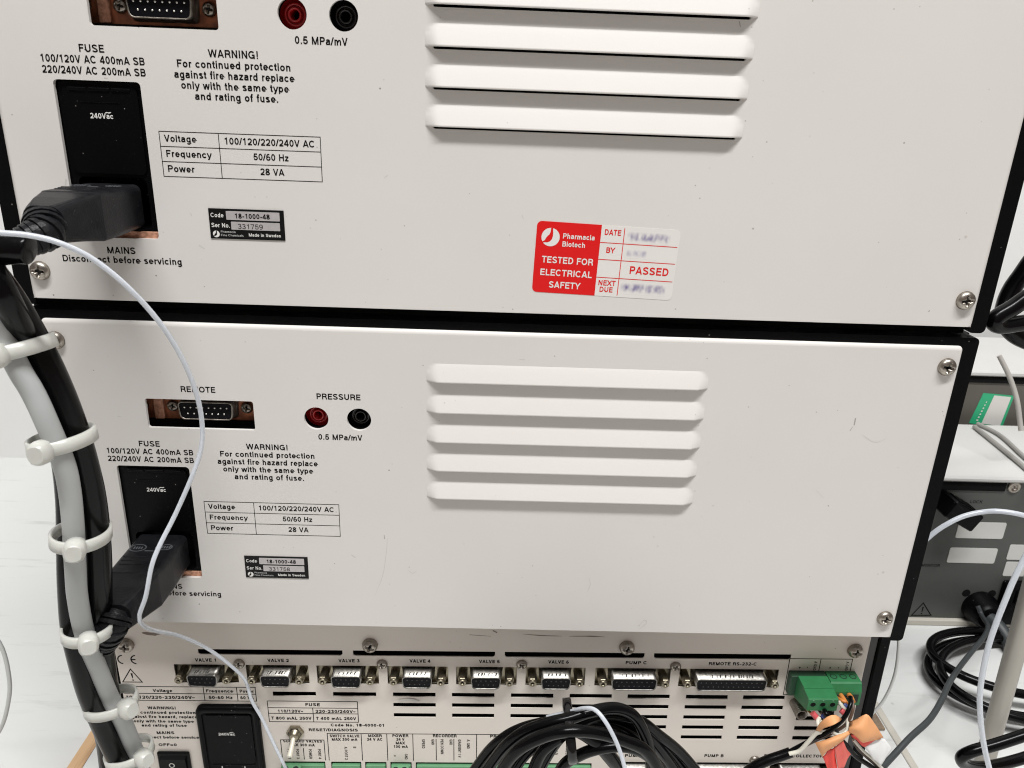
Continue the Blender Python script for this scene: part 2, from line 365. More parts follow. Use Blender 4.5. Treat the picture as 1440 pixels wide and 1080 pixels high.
    G['n'] = (.76, [L((.08 + h, 0), (.08 + h, X + h)), L(*([(.08 + h, .40)] + _arc(.38, .45, .30 - h, X - .45, 180, 0, 8) + [(.68 - h, 0)]))])
    G['o'] = (.76, [L(*_arc(.38, cy, .34 - h, ry, 0, 360, 18))])
    G['p'] = (.76, [L((.07 + h, D), (.07 + h, X + h)), L(*_arc(.40, cy, .32 - h, ry, 0, 360, 16))])
    G['q'] = (.76, [L((.69 - h, D), (.69 - h, X + h)), L(*_arc(.36, cy, .32 - h, ry, 0, 360, 16))])
    G['r'] = (.47, [L((.08 + h, 0), (.08 + h, X + h)), L((.08 + h, .42), (.20, .60), (.32, X - .02), (.46, X))])
    G['s'] = (.68, [L(*(_arc(.34, .545, .25 - h * .5, X - .545, 15, 205, 7) + [(.46, .33)] + _arc(.34, .185, .27 - h * .5, .185 - h, 20, -165, 7)))])
    G['t'] = (.40, [L((.20, .93), (.20, .16), (.26, h + .02), (.39, h)), L((.02, X), (.38, X))])
    G['u'] = (.76, [L((.68 - h, 0), (.68 - h, X + h)), L(*([(.68 - h, .34)] + _arc(.38, .28, .30 - h, .28 - h, 0, -180, 8) + [(.08 + h, X + h)]))])
    G['v'] = (.68, [Dg((h * .8, .735), (.34, 0)), Dg((.68 - h * .8, .735), (.34, 0))])
    G['w'] = (.98, [Dg((h * .8, .735), (.27, 0)), Dg((.27, 0), (.49, .735)), Dg((.49, .735), (.71, 0)), Dg((.71, 0), (.98 - h * .8, .735))])
    G['x'] = (.68, [Dg((.04, 0), (.64, .735)), Dg((.04, .735), (.64, 0))])
    G['y'] = (.68, [Dg((h * .8, .735), (.36, 0)), L((.66, .735), (.36, 0), (.28, -.15), (.10, -.14))])
    G['z'] = (.66, [L((.05, X), (.60, X)), L((.04, h), (.62, h)), Dg((.1, h), (.56, X))])
    G['0'] = (.77, [L(*_arc(.385, .5, .34 - h, .5 - h, 0, 360, 20))])
    G['1'] = (.77, [L((.44, 0), (.44, 1)), L((.44, T - .02), (.36, .83), (.16, .76))])
    G['2'] = (.77, [L(*(_arc(.38, .69, .31 - h * .6, .31 - h, 170, -25, 10) + [(.52, .40), (.20, .20), (.10 + h * .5, B)])), L((.05, B), (.71, B))])
    G['3'] = (.77, [L(*(_arc(.37, .745, .28 - h * .5, .255 - h, 165, -80, 9) + [(.30, .53)])), L(*(_arc(.37, .275, .32 - h * .5, .275 - h, 85, -168, 10)))])
    G['4'] = (.77, [L((.54, 0), (.54, 1)), Dg((.07, .30), (.53, .97)), L((.04, .27), (.74, .27))])
    G['5'] = (.77, [L(*([(.66, T), (.22, T), (.15, .50)] + _arc(.38, .33, .32 - h * .5, .33 - h, 125, -165, 11)))])
    G['6'] = (.77, [L(*_arc(.39, .32, .33 - h * .6, .32 - h, 0, 360, 16)), L(*_arc(.44, .52, .39 - h, .48 - h, 60, 200, 9))])
    G['7'] = (.77, [L((.06, T), (.70, T)), Dg((.66, T), (.27, 0))])
    G['8'] = (.77, [L(*_arc(.385, .745, .28 - h * .5, .255 - h, 0, 360, 16)), L(*_arc(.385, .275, .33 - h * .6, .275 - h, 0, 360, 16))])
    G['9'] = (.77, [L(*_arc(.38, .68, .33 - h * .6, .32 - h, 0, 360, 16)), L(*_arc(.33, .48, .39 - h, .48 - h, 20, -120, 9))])
    G['/'] = (.40, [Dg((.02, 0), (.38, 1))])
    G['.'] = (.36, [L((.18, 0), (.18, w * 1.05))])
    G[','] = (.36, [L((.19, w), (.19, 0), (.13, -.13))])
    G['-'] = (.50, [L((.08, .36), (.42, .36))])
    G['+'] = (.80, [L((.08, .4), (.72, .4)), L((.40, .08), (.40, .72))])
    G['='] = (.80, [L((.08, .27), (.72, .27)), L((.08, .52), (.72, .52))])
    G['~'] = (.60, [L((.04, .36), (.16, .46), (.28, .44), (.38, .38), (.50, .46), (.56, .52))])
    G['!'] = (.40, [L((.20, .28), (.20, 1)), L((.20, 0), (.20, w * 1.05))])
    G[' '] = (.40, [])
    return G
_fonts = {}
def glyphs(s, w):
    w = round(w, 3)
    if w not in _fonts: _fonts[w] = _font(w)
    G = _fonts[w]; vs = []; fs = []; x = 0.0; h = w / 2; ns = 0
    for ch in s:
        adv, strokes = G[ch]
        for pts, diag in strokes:
            P = [Vector(p) for p in pts]
            closed = (P[0] - P[-1]).length < 1e-4 and len(P) > 3
            if closed: P = P[:-1]
            n = len(P); ns += 1; L_ = []; R_ = []
            for i in range(n):
                a = P[i - 1] if (i > 0 or closed) else None; b = P[(i + 1) % n] if (i < n - 1 or closed) else None
                d0 = (P[i] - a).normalized() if a is not None else None; d1 = (b - P[i]).normalized() if b is not None else None
                if d0 is None: d0 = d1
                if d1 is None: d1 = d0
                n0 = Vector((-d0.y, d0.x)); n1 = Vector((-d1.y, d1.x)); m = (n0 + n1)
                m = m.normalized() if m.length > 1e-3 else n0
                k = h / max(0.45, m.dot(n0))
                L_.append(P[i] + m * k); R_.append(P[i] - m * k)
            if diag:
                d = (P[-1] - P[0]).normalized(); hx = h / max(0.3, abs(d.y))
                L_ = [P[0] + Vector((-hx, 0)), P[1] + Vector((-hx, 0))]; R_ = [P[0] + Vector((hx, 0)), P[1] + Vector((hx, 0))]
            o = len(vs); dz = 0.004 * (ns % 5)
            vs += [(x + p.x, p.y, dz) for p in L_] + [(x + p.x, p.y, dz) for p in R_]
            for i in range(n if closed else n - 1):
                j = (i + 1) % n; fs.append((o + i, o + j, o + n + j, o + n + i))
        x += adv + 0.055
    return vs, fs
def letters(mb, s, x0, x1, zb, cap, y=-0.05, weight=0.15, vert=False, slope=0.0):
    """text whose ink spans x0..x1 with its baseline at zb; vert: reads downwards starting at (x0, zb), x1 = length"""
    vs, fs = glyphs(s, weight)
    a = min(v[0] for v in vs); b = max(v[0] for v in vs)
    if vert:
        kx = x1 / (b - a)
        mb.add([(x0 + v[1] * cap, y - v[2], zb - (v[0] - a) * kx) for v in vs], fs)
    else:
        kx = (x1 - x0) / (b - a)
        mb.add([(x0 + (v[0] - a) * kx, y - v[2], zb + v[1] * cap + slope * (v[0] - a) * kx) for v in vs], fs)
def text(parent, s, x0, x1, zb, cap=2.75, m=None, y=-0.05, weight=0.17, name='lettering', vert=False, label=None, slope=0.0):
    mb = MB(); letters(mb, s, x0, x1, zb, cap, y, weight, vert, slope)
    return build(name, mb, m or INK, parent, label)
def hline(mb, x0, x1, z, t=0.28, y=-0.05): mb.add([(x0, y, z - t / 2), (x1, y, z - t / 2), (x1, y, z + t / 2), (x0, y, z + t / 2)], [(0, 1, 2, 3)])
def vline(mb, x, z0, z1, t=0.28, y=-0.055): mb.add([(x - t / 2, y, z0), (x + t / 2, y, z0), (x + t / 2, y, z1), (x - t / 2, y, z1)], [(0, 1, 2, 3)])

# ------------------------------------------------------------------ small repeated parts
def screw_mesh(R=3.7, H=2.3, ang=0.3):
    mb = MB(); nr, na = 15, 56; vs = []; fs = []
    for j in range(nr + 1):
        t = j / nr
        r = R * math.sin(t * PI / 2) if t < 1 else R
        r = R * t ** 0.85
        for i in range(na):
            a = 2 * PI * i / na; x = r * math.cos(a); z = r * math.sin(a)
            h = H * (1 - (r / R) ** 2.6) ** 0.5 if r < R else 0
            ca, sa = math.cos(ang), math.sin(ang); u = abs(x * ca + z * sa); v = abs(-x * sa + z * ca)
            arm = min(u, v); ln = max(u, v)
            wdt = 0.17 * R * (1 - 0.35 * ln / (0.6 * R))
            if ln < 0.62 * R and arm < wdt * 1.15: h = min(h, H - 1.9 + 1.0 * (ln / (0.62 * R)) ** 4)
            vs.append((x, -h - 0.35 * (j < nr), z))
    for j in range(nr):
        for i in range(na):
            fs.append((j * na + i, j * na + (i + 1) % na, (j + 1) * na + (i + 1) % na, (j + 1) * na + i))
    mb.add(vs, fs, True)
    mb.lathe([(R, -0.35), (R, 0.3)], (0, 0, 0), n=na)
    for k in (0, 1):      # shade of the recess, painted as a dark floor
        mb.cm = 1
        c, s_ = math.cos(ang + k * PI / 2), math.sin(ang + k * PI / 2)
        a, b = 0.52 * R, 0.15 * R; y = -(H - 1.30)
        mb.add([(c * a - s_ * b, y, s_ * a + c * b), (-c * a - s_ * b, y, -s_ * a + c * b), (-c * a + s_ * b, y, -s_ * a - c * b), (c * a + s_ * b, y, s_ * a - c * b)], [(0, 1, 2, 3)])
    mb.cm = 0
    return mb
_screws = {}
def screw(parent, x, y, z, R=3.7, rot=0.0, m=None, H=2.3, name='screw'):
    k = (round(R, 2), H, (m or STEEL).name)
    if k not in _screws:
        o = build(name, screw_mesh(R, H), [m or STEEL, RECESS_SHADE], parent); _screws[k] = o.data
    else:
        o = bpy.data.objects.new(name, _screws[k]); COL.objects.link(o); o.parent = parent
    o.location = (x * MM, y * MM, z * MM); o.rotation_euler = (0, rot, 0)
    return o

def dsub(parent, cx, cz, w, h, yf, yb, npin, post=25.0, holes=None, m_shell=None, flip=False, pins_white=False, name='serial_connector', posts=True, label=None):
    """D-sub: shell lofted from yb (flange) to yf (front)"""
    root = bpy.data.objects.new(name, None); COL.objects.link(root); root.parent = parent; root.location = (cx * MM, 0, cz * MM)
    if label: root['label'] = label
    mb = MB()
    o1 = dshape(0, 0, w, h, flip=flip, r=2.3); o2 = dshape(0, 0, w - 0.9, h - 0.9, flip=flip, r=2.0)
    o0 = dshape(0, 0, w + 2.0, h + 1.8, flip=flip, r=1.8)
    R = lambda o, y: [(x, y, z) for x, z in o]
    mb.loft([R(o0, yb), R(o0, yb - 0.4), R(dshape(0, 0, w + 0.5, h + 0.5, flip=flip, r=1.6), yb - 1.2), R(o1, yb - 1.8), R(o1, yf), R(o2, yf - 0.05), R(o2, yf + 1.2)], cap=False)
    build('shell', mb, m_shell or TIN, root)
    mb = MB(); mb.plate(dshape(0, 0, w - 0.9, h - 0.9, flip=flip, r=2.0), [], yf + 0.35, yf + 1.2, back=False)
    build('insulator', mb, INSUL, root)
    mb = MB(); n1 = (npin + 1) // 2
    for row, (n, zz) in enumerate(((n1, h * 0.17), (npin - n1, -h * 0.17))):
        if flip: zz = -zz
        for i in range(n):
            x = (i - (n - 1) / 2) * 2.77 * (w - 3.2) / (2.77 * n1)
            mb.lathe([(0.0, -0.25 if pins_white else -0.12), (0.32, -0.2 if pins_white else -0.08), (0.42, 0.1)], (x, yf + 0.32, zz), n=8)
    build('pins', mb, PIN if pins_white else DPIN, root, kind='stuff' if npin > 300 else None)
    for s in (-1, 1):
        if posts:
            mb = MB(); c = (s * post / 2, 0, 0)
            mb.lathe([(2.45, yb), (2.45, yf + 1.6), (2.2, yf + 1.2)], c, hexa=True)
            mb.lathe([(2.05, yf + 1.25), (2.05, yf + 0.2), (1.75, yf - 0.1), (1.05, yf - 0.1), (0.95, yf + 2.0)], c, n=18)
            mb.cm = 1; mb.add([(c[0] + 0.95 * math.cos(a * PI / 6), yf + 1.9, 0.95 * math.sin(a * PI / 6)) for a in range(12)], [tuple(range(12))]); mb.cm = 0
            build('jack_post', mb, [BRASSY, INNER], root)
        else:
            screw(root, s * post / 2, yb, 0, 2.6, rot=random.uniform(0, 1.5), m=STEEL, H=1.3)
    return root
mat('scratch_dark', (0.06, 0.055, 0.05), 0.5, 0.4)
def smudge(name, ink, strength):
    m = mat(name, S(222, 219, 214), 0.38); n = m.node_tree.nodes; L = m.node_tree.links; b = n['Principled BSDF']
    t = n.new('ShaderNodeTexCoord'); sp = n.new('ShaderNodeSeparateXYZ'); L.new(t.outputs['Generated'], sp.inputs[0])
    def mth(op, a, b_=None):
        q = n.new('ShaderNodeMath'); q.operation = op; q.use_clamp = False
        for i, v in enumerate((a, b_)):
            if v is None: continue
            if isinstance(v, (int, float)): q.inputs[i].default_value = v
            else: L.new(v, q.inputs[i])
        return q.outputs[0]
    def hump(o, k):     # 0 at both rims, 1 in the middle
        v = mth('MULTIPLY', mth('MULTIPLY', o, mth('SUBTRACT', 1.0, o)), k); return mth('MINIMUM', v, 1.0)
    mask = mth('MULTIPLY', hump(sp.outputs['X'], 10.0), mth('POWER', hump(sp.outputs['Z'], 4.0), 2.2))
    mp = n.new('ShaderNodeMapping'); mp.inputs['Scale'].default_value = (1.0, 1.0, 0.55); L.new(t.outputs['Object'], mp.inputs[0])
    nz = n.new('ShaderNodeTexNoise'); nz.inputs['Scale'].default_value = 480; nz.inputs['Detail'].default_value = 1.0; L.new(mp.outputs[0], nz.inputs['Vector'])
    mr_ = n.new('ShaderNodeMapRange'); mr_.inputs['From Min'].default_value = 0.30; mr_.inputs['From Max'].default_value = 0.74; L.new(nz.outputs['Fac'], mr_.inputs[0])
    f = mth('MULTIPLY', mth('MULTIPLY', mask, mr_.outputs[0]), strength)
    mx = n.new('ShaderNodeMix'); mx.data_type = 'RGBA'; L.new(f, mx.inputs['Factor']); mx.inputs[6].default_value = (*S(222, 219, 214), 1); mx.inputs[7].default_value = (*ink, 1)
    L.new(mx.outputs[2], b.inputs['Base Color']); return m
SMUDGE = smudge('smudged_purple_ink', S(96, 84, 140), 1.0)
SMUDGE_PALE = smudge('pale_smudged_ink', S(140, 134, 165), 0.8)
DPIN = mat('dull_contact', (0.05, 0.048, 0.045), 0.4, 0.3)

# cable and tube centre lines (mm)
PATHS = {
    'grey_main': [(23.7, -75.0, 77.9), (25.2, -72.0, 64.6), (26.8, -70.0, 52.0), (29.9, -70.0, 40.7), (32.9, -70.0, 32.8), (35.4, -70.0, 23.2), (37.7, -68.0, 5.3), (37.5, -67.0, -6.7), (35.8, -66.0, -22.1), (32.4, -64.0, -42.1), (29.9, -62.0, -56.6), (27.5, -58.0, -76.7), (26.5, -52.0, -100.1), (26.4, -47.0, -120.2), (27.6, -43.0, -136.4), (28.2, -40.0, -152.7), (29.2, -38.0, -167.6), (29.4, -36.0, -185.4)],
    'black_right': [(13.3, -62.0, 84.4), (19.4, -62.0, 74.7), (24.6, -62.0, 65.7), (28.8, -62.0, 55.9), (31.7, -61.0, 46.0), (34.2, -60.0, 35.2), (36.2, -59.0, 23.5), (37.7, -58.0, 10.5), (38.4, -57.0, -3.0), (38.4, -56.0, -15.6), (36.7, -54.0, -30.8), (34.8, -53.0, -46.1), (31.4, -51.0, -64.5), (28.1, -49.0, -83.8), (25.0, -46.0, -103.0), (19.8, -38.0, -129.9), (15.0, -28.0, -160.7), (9.9, -20.0, -203.7)],
    'black_left': [(21.6, -68.0, 94.6), (27.3, -72.0, 79.7), (32.4, -74.0, 67.7), (30.6, -66.0, 53.4), (26.5, -56.0, 35.2), (26.4, -52.0, 17.6), (27.6, -51.0, -0.4), (26.5, -51.0, -18.7), (24.3, -52.0, -37.2), (22.6, -54.0, -55.8), (21.0, -55.0, -75.7), (21.1, -55.0, -91.8), (20.4, -52.0, -113.1), (20.7, -48.0, -132.5), (22.0, -45.0, -150.7), (24.7, -43.0, -166.8), (26.2, -42.0, -181.0)],
    't_cord': [(36.4, -53.0, 84.4), (33.6, -57.0, 82.6), (30.3, -60.0, 81.1), (26.7, -62.0, 79.9), (20.7, -63.0, 78.2), (12.9, -64.0, 76.3)],
    'stub': [(17.9, -66.0, 77.8), (28.3, -69.0, 80.6), (35.4, -70.0, 81.9), (39.5, -70.0, 82.0), (41.6, -70.0, 81.7)],
    'm_cord': [(34.9, -52.0, -79.1), (30.8, -50.0, -86.6), (25.8, -47.0, -95.0), (19.7, -42.0, -105.4), (18.2, -44.0, -109.9), (12.8, -38.0, -130.1), (9.8, -30.0, -158.8), (4.9, -25.0, -198.2)],
    'thin_black': [(6.6, -30.0, -119.1), (7.4, -30.0, -135.5), (7.8, -30.0, -152.4), (7.9, -30.0, -165.5), (6.9, -30.0, -188.0)],
    'tube_long': [(33.0, -84.0, 90.4), (40.0, -82.0, 89.2), (47.1, -80.0, 88.3), (54.7, -78.0, 86.0), (62.3, -74.0, 80.4), (70.3, -70.0, 70.5), (76.3, -64.0, 57.2), (79.8, -58.0, 42.9), (81.4, -53.0, 28.1), (81.2, -50.0, 14.9), (79.5, -49.0, 3.8), (75.7, -50.0, -7.0), (67.8, -52.0, -23.9), (62.1, -57.0, -35.6), (59.4, -60.0, -43.1), (56.0, -61.0, -56.0), (51.2, -59.0, -67.0), (48.3, -52.0, -77.0), (44.7, -36.0, -92.5), (44.4, -14.0, -112.7), (49.4, 2.0, -132.7), (57.5, 8.0, -147.8), (63.5, 12.0, -161.7), (65.8, 12.0, -175.0), (70.6, 11.0, -186.0), (77.4, 9.0, -204.7), (82.8, 8.0, -220.4), (86.3, 7.0, -232.2)],
    'tube_coil': [(220.7, -30.0, -142.4), (229.6, -38.0, -131.6), (235.7, -44.0, -123.7), (240.1, -48.0, -121.1), (244.3, -52.0, -123.9), (248.4, -54.0, -130.7), (251.5, -56.0, -137.6), (254.1, -58.0, -145.7), (257.0, -58.0, -156.1)],
    'tube_arc': [(462.7, 110.0, -147.5), (468.1, 110.0, -133.2), (475.7, 110.0, -121.3), (483.2, 110.0, -113.8), (493.2, 110.0, -107.2), (503.3, 108.0, -102.7), (511.5, 104.0, -99.7), (524.1, 100.0, -100.0), (541.6, 100.0, -106.2)],
    'tube_vertical': [(443.5, -15.0, -41.2), (439.6, -15.0, -53.3), (436.8, -15.0, -68.9), (435.6, -15.0, -81.2), (434.6, -15.0, -94.6), (434.3, -15.0, -107.1), (435.2, -15.0, -121.6), (437.4, -15.0, -137.3), (441.8, -15.0, -153.5), (447.9, -15.0, -170.5), (454.3, -15.0, -185.2), (461.1, -15.0, -199.8)],
    'tube_thin': [(436.5, 60.0, -157.0), (439.6, 60.0, -168.3), (441.8, 60.0, -185.8), (441.4, 60.0, -198.9), (439.2, 60.0, -210.0), (435.9, 60.0, -217.9), (430.2, 60.0, -227.7)],
    'tube_left': [(-84.7, 20.0, -127.7), (-72.0, 20.0, -137.2), (-66.1, 20.0, -150.8), (-66.2, 20.0, -171.0), (-69.3, 20.0, -185.5), (-76.1, 20.0, -203.1), (-86.2, 20.0, -218.6)],
    'tube_upper': [(585.7, 250.0, -42.5), (592.6, 245.0, -54.7), (597.8, 240.0, -66.9), (600.1, 235.0, -76.8), (601.5, 230.0, -87.9), (602.2, 226.0, -95.8)],
    'coil0': [(177.1, -25.0, -199.4), (186.8, -26.0, -180.6), (194.9, -28.0, -164.2), (204.8, -30.0, -152.3), (217.4, -32.0, -144.8), (230.5, -34.0, -141.7), (244.4, -32.0, -144.2), (255.9, -30.0, -148.9), (269.0, -26.0, -160.1)],
    'coil1': [(184.5, -35.0, -187.9), (194.4, -36.0, -166.2), (201.4, -38.0, -152.1), (210.2, -40.0, -141.4), (220.3, -42.0, -134.6), (229.9, -42.0, -131.5), (239.1, -40.0, -129.5), (251.2, -36.0, -130.9), (260.4, -34.0, -136.8), (266.4, -34.0, -146.9), (270.7, -34.0, -160.0), (275.0, -34.0, -182.5)],
    'coil2': [(194.7, -45.0, -176.4), (200.2, -46.0, -157.6), (206.9, -48.0, -144.3), (217.3, -50.0, -134.6), (228.3, -52.0, -129.1), (242.0, -50.0, -132.0), (255.0, -48.0, -138.3), (266.6, -46.0, -147.6), (278.8, -44.0, -171.3)],
    'coil3': [(202.7, -32.0, -190.9), (206.9, -32.0, -171.5), (214.0, -32.0, -159.7), (223.2, -32.0, -152.5), (233.3, -30.0, -147.3), (246.6, -28.0, -144.5), (261.2, -26.0, -150.5), (273.0, -24.0, -161.2), (288.9, -20.0, -185.8), (296.1, -20.0, -200.2)],
    'coil4': [(210.2, -40.0, -181.7), (214.6, -40.0, -165.0), (218.1, -40.0, -154.0), (225.3, -40.0, -145.3), (235.3, -36.0, -140.5), (247.8, -30.0, -140.9), (264.3, -26.0, -146.9), (277.9, -22.0, -160.8), (292.0, -18.0, -177.0), (310.2, -16.0, -201.9)],
    'coil5': [(223.6, -30.0, -197.5), (228.8, -34.0, -169.8), (236.6, -36.0, -159.5), (246.0, -38.0, -152.9), (257.7, -38.0, -151.7), (268.9, -36.0, -158.8), (279.3, -34.0, -173.3), (284.3, -34.0, -187.0)],
    'coil6': [(217.7, -30.0, -149.8), (230.7, -34.0, -144.3), (242.7, -36.0, -149.8), (250.9, -34.0, -161.3), (258.2, -30.0, -175.7), (263.0, -28.0, -194.2)],
    'coil7': [(215.0, -22.0, -197.2), (222.6, -24.0, -172.3), (230.3, -26.0, -155.7), (241.8, -26.0, -145.7), (253.0, -24.0, -145.2), (265.9, -22.0, -153.4), (283.0, -16.0, -173.7), (301.8, -12.0, -201.6)],
    'grey_cord': [(585.5, 196.0, -236.8), (586.7, 190.0, -241.9), (577.8, 170.0, -236.2), (561.7, 150.0, -230.7), (532.5, 120.0, -220.3), (503.5, 90.0, -210.1), (484.7, 70.0, -205.6), (468.0, 50.0, -200.6), (449.1, 30.0, -196.6), (430.0, 15.0, -195.3), (416.1, 5.0, -198.7), (403.7, -5.0, -199.5), (394.8, -10.0, -206.8)],
    'top_cable_a': [(528.8, 150.0, 66.5), (520.8, 150.0, 50.9), (517.0, 150.0, 41.9), (513.1, 150.0, 32.8), (510.1, 148.0, 24.1), (508.4, 144.0, 15.9), (513.4, 142.0, 7.4), (523.6, 142.0, 1.7), (541.0, 142.0, -3.4)],
    'top_cable_b': [(518.9, 120.0, 44.3), (504.5, 120.0, 35.3), (495.9, 120.0, 27.7), (488.8, 120.0, 22.3), (486.7, 120.0, 18.7), (493.0, 122.0, 15.7), (507.7, 124.0, 17.4), (524.4, 124.0, 19.7)],
    'lead_front': [(513.1, 20.0, -189.7), (498.7, 20.0, -197.2), (484.0, 20.0, -204.4), (471.3, 20.0, -209.9), (468.3, 22.0, -216.9), (476.3, 26.0, -226.4), (496.3, 34.0, -235.5), (521.8, 40.0, -234.5), (536.9, 40.0, -225.2)],
    'wire_black_jacket': [(325.5, -6.0, -210.2), (332.5, -8.0, -196.3), (340.3, -8.0, -190.3), (347.4, -8.0, -186.7), (352.2, -8.0, -184.2)],
    'wire_black': [(350.7, -8.0, -184.2), (356.4, -8.0, -179.7), (360.9, -10.0, -173.3), (365.8, -12.0, -167.4), (371.3, -12.0, -161.2), (375.1, -11.0, -155.6), (377.8, -8.0, -151.5), (379.3, -4.0, -150.5)],
    'wire_brown': [(353.4, -6.0, -187.2), (358.9, -7.0, -181.2), (365.0, -8.0, -175.2), (372.4, -8.0, -170.3), (378.0, -8.0, -164.5), (381.0, -6.0, -157.9), (382.0, -2.0, -154.2)],
    'wire_white': [(350.6, -10.0, -183.1), (355.0, -11.0, -180.0), (357.9, -12.0, -173.2), (360.4, -13.0, -166.5), (362.1, -14.0, -163.6), (361.9, -10.0, -162.0), (363.8, -7.0, -162.0)],
    'wire_white_b': [(368.6, -10.0, -166.5), (371.8, -12.0, -167.7), (375.3, -12.0, -167.2), (378.1, -10.0, -165.3), (378.3, -6.0, -161.7), (377.3, -2.0, -159.0), (376.2, 0.0, -156.6)],
    'wire_low_black': [(372.3, -4.0, -160.9), (368.1, -3.0, -160.1), (367.0, -8.0, -159.1), (375.3, -9.0, -172.1), (381.0, -9.0, -178.6), (386.8, -9.0, -185.3), (394.8, -9.0, -191.0), (405.1, -9.0, -198.7)],
    'wire_low_brown': [(382.1, -7.0, -172.0), (387.7, -7.0, -181.5), (394.4, -7.0, -188.2), (401.8, -7.0, -194.9), (408.9, -7.0, -202.8)],
    'wire_low_white': [(383.1, -9.0, -173.8), (389.8, -9.0, -181.3), (396.3, -9.0, -187.0), (402.0, -9.0, -192.8), (408.0, -9.0, -199.6)],
}

# ------------------------------------------------------------------ the two pump units
def edge_lip(mb, x0, z0, x1, z1, R=2.0, cr_=2.2, depth=7.0, n=6, Rb=0.35):
    """rounded fold round a panel, from the flat front (y=0) back to y=depth; the lower edge is nearly sharp"""
    rings = []
    for k in range(n + 1):
        a = PI / 2 * k / n
        g = R * math.sin(a); y = R * (1 - math.cos(a))
        rings.append([(x, y, z) for x, z in rr(x0 + R - g, z0 + Rb * (1 - math.sin(a)), x1 - R + g, z1 - R + g, max(0.3, cr_ - R + g), 4)])
    rings.append([(x, depth, z) for x, z in rr(x0, z0, x1, z1, cr_, 4)])
    for r_ in rings:      # square lower corners
        for q in range(10):
            x, y, z = r_[q]; xs = [p[0] for p in r_]; zs = [p[2] for p in r_]
            r_[q] = ((min(xs) if q < 5 else max(xs)) if q in (2, 7) else x, y, min(zs) if q in (2, 7) else z)
    mb.loft(rings, cap=False)
def louvre(x0, x1, zl, d=2.6, H=8.0):
    mb = MB(); nx = 60; nz = 14
    L = x1 - x0; xs = []
    for i in range(nx + 1):
        t = i / nx; xs.append(x0 + L * (0.5 - 0.5 * math.cos(PI * t)) * 0.5 + L * t * 0.5)
    E_ = 4.8
    def sm(t): t = max(0.0, min(1.0, t)); return t * t * (3 - 2 * t)
    def hh(x, u):
        e = min(x - x0, x1 - x) / E_
        up = u
        # round the upper corners of the pressing
        ex = 1 - min(1, e); uz = 1 - min(1, up)
        rad = math.sqrt(ex * ex + uz * uz)
        base = max(0.0, 1 - rad)
        return d * base ** 0.93
    top = []; rows = []
    for j in range(nz + 1):
        u = j / nz
        rows.append([(x, -0.03 - hh(x, u), zl + H * (1 - u)) for x in xs])
    lip = rows[-1]
    rows.append([(p[0], min(-0.02, p[1] + 0.18), zl - 0.18) for p in lip])
    rows.append([(p[0], min(0.4, p[1] + 0.75), zl - 0.22) for p in lip])
    rows.append([(p[0], min(1.4, p[1] + 1.0), zl + 0.15) for p in lip])
    rows.append([(p[0], min(1.6, p[1] + 1.9), zl + 1.4) for p in lip])
    vs = [p for r in rows for p in r]; n = nx + 1
    mb.add(vs, [(j * n + i, j * n + i + 1, (j + 1) * n + i + 1, (j + 1) * n + i) for j in range(len(rows) - 1) for i in range(nx)], True)
    return mb
def chassis_cover(parent, x0, x1, zt, zb, zflange, yb=300.0, yf=1.2, w=1.6, chf=2.2):
    """black folded cover: a top and two side sheets, with a front return flange"""
    mb = MB()
    # side flanges
    for a, b in ((x0, -2.0), (394.6, x1)):
        out = rr(a, zflange, b, zt, 2.2, 4)
        mb.plate(out, [], yf, yf + 9)
    mb.plate(rr(x0 + 1, zt - 5.6, x1 - 1, zt, 2.0, 4, (0, 0, 1, 1)), [], yf + 0.05, yf + 9)
    # shell
    mb.box(x0, yf + 8, zt - 1.5, x1, yb, zt, 0.3)
    mb.box(x0, yf + 8, zb, x0 + 1.5, yb, zt - 1.2, 0.3); mb.box(x1 - 1.5, yf + 8, zb, x1, yb, zt - 1.2, 0.3)
    mb.box(x0 + 1, yf + 8, zb, x1 - 1, yb, zb + 1.4, 0.3)
    mb.box(x0 + 1, yb - 1.5, zb, x1 - 1, yb, zt - 1, 0.3)
    build('cover', mb, BLACK, parent)
LV = [15.3, 0.9, -13.4, -27.7, -42.0]
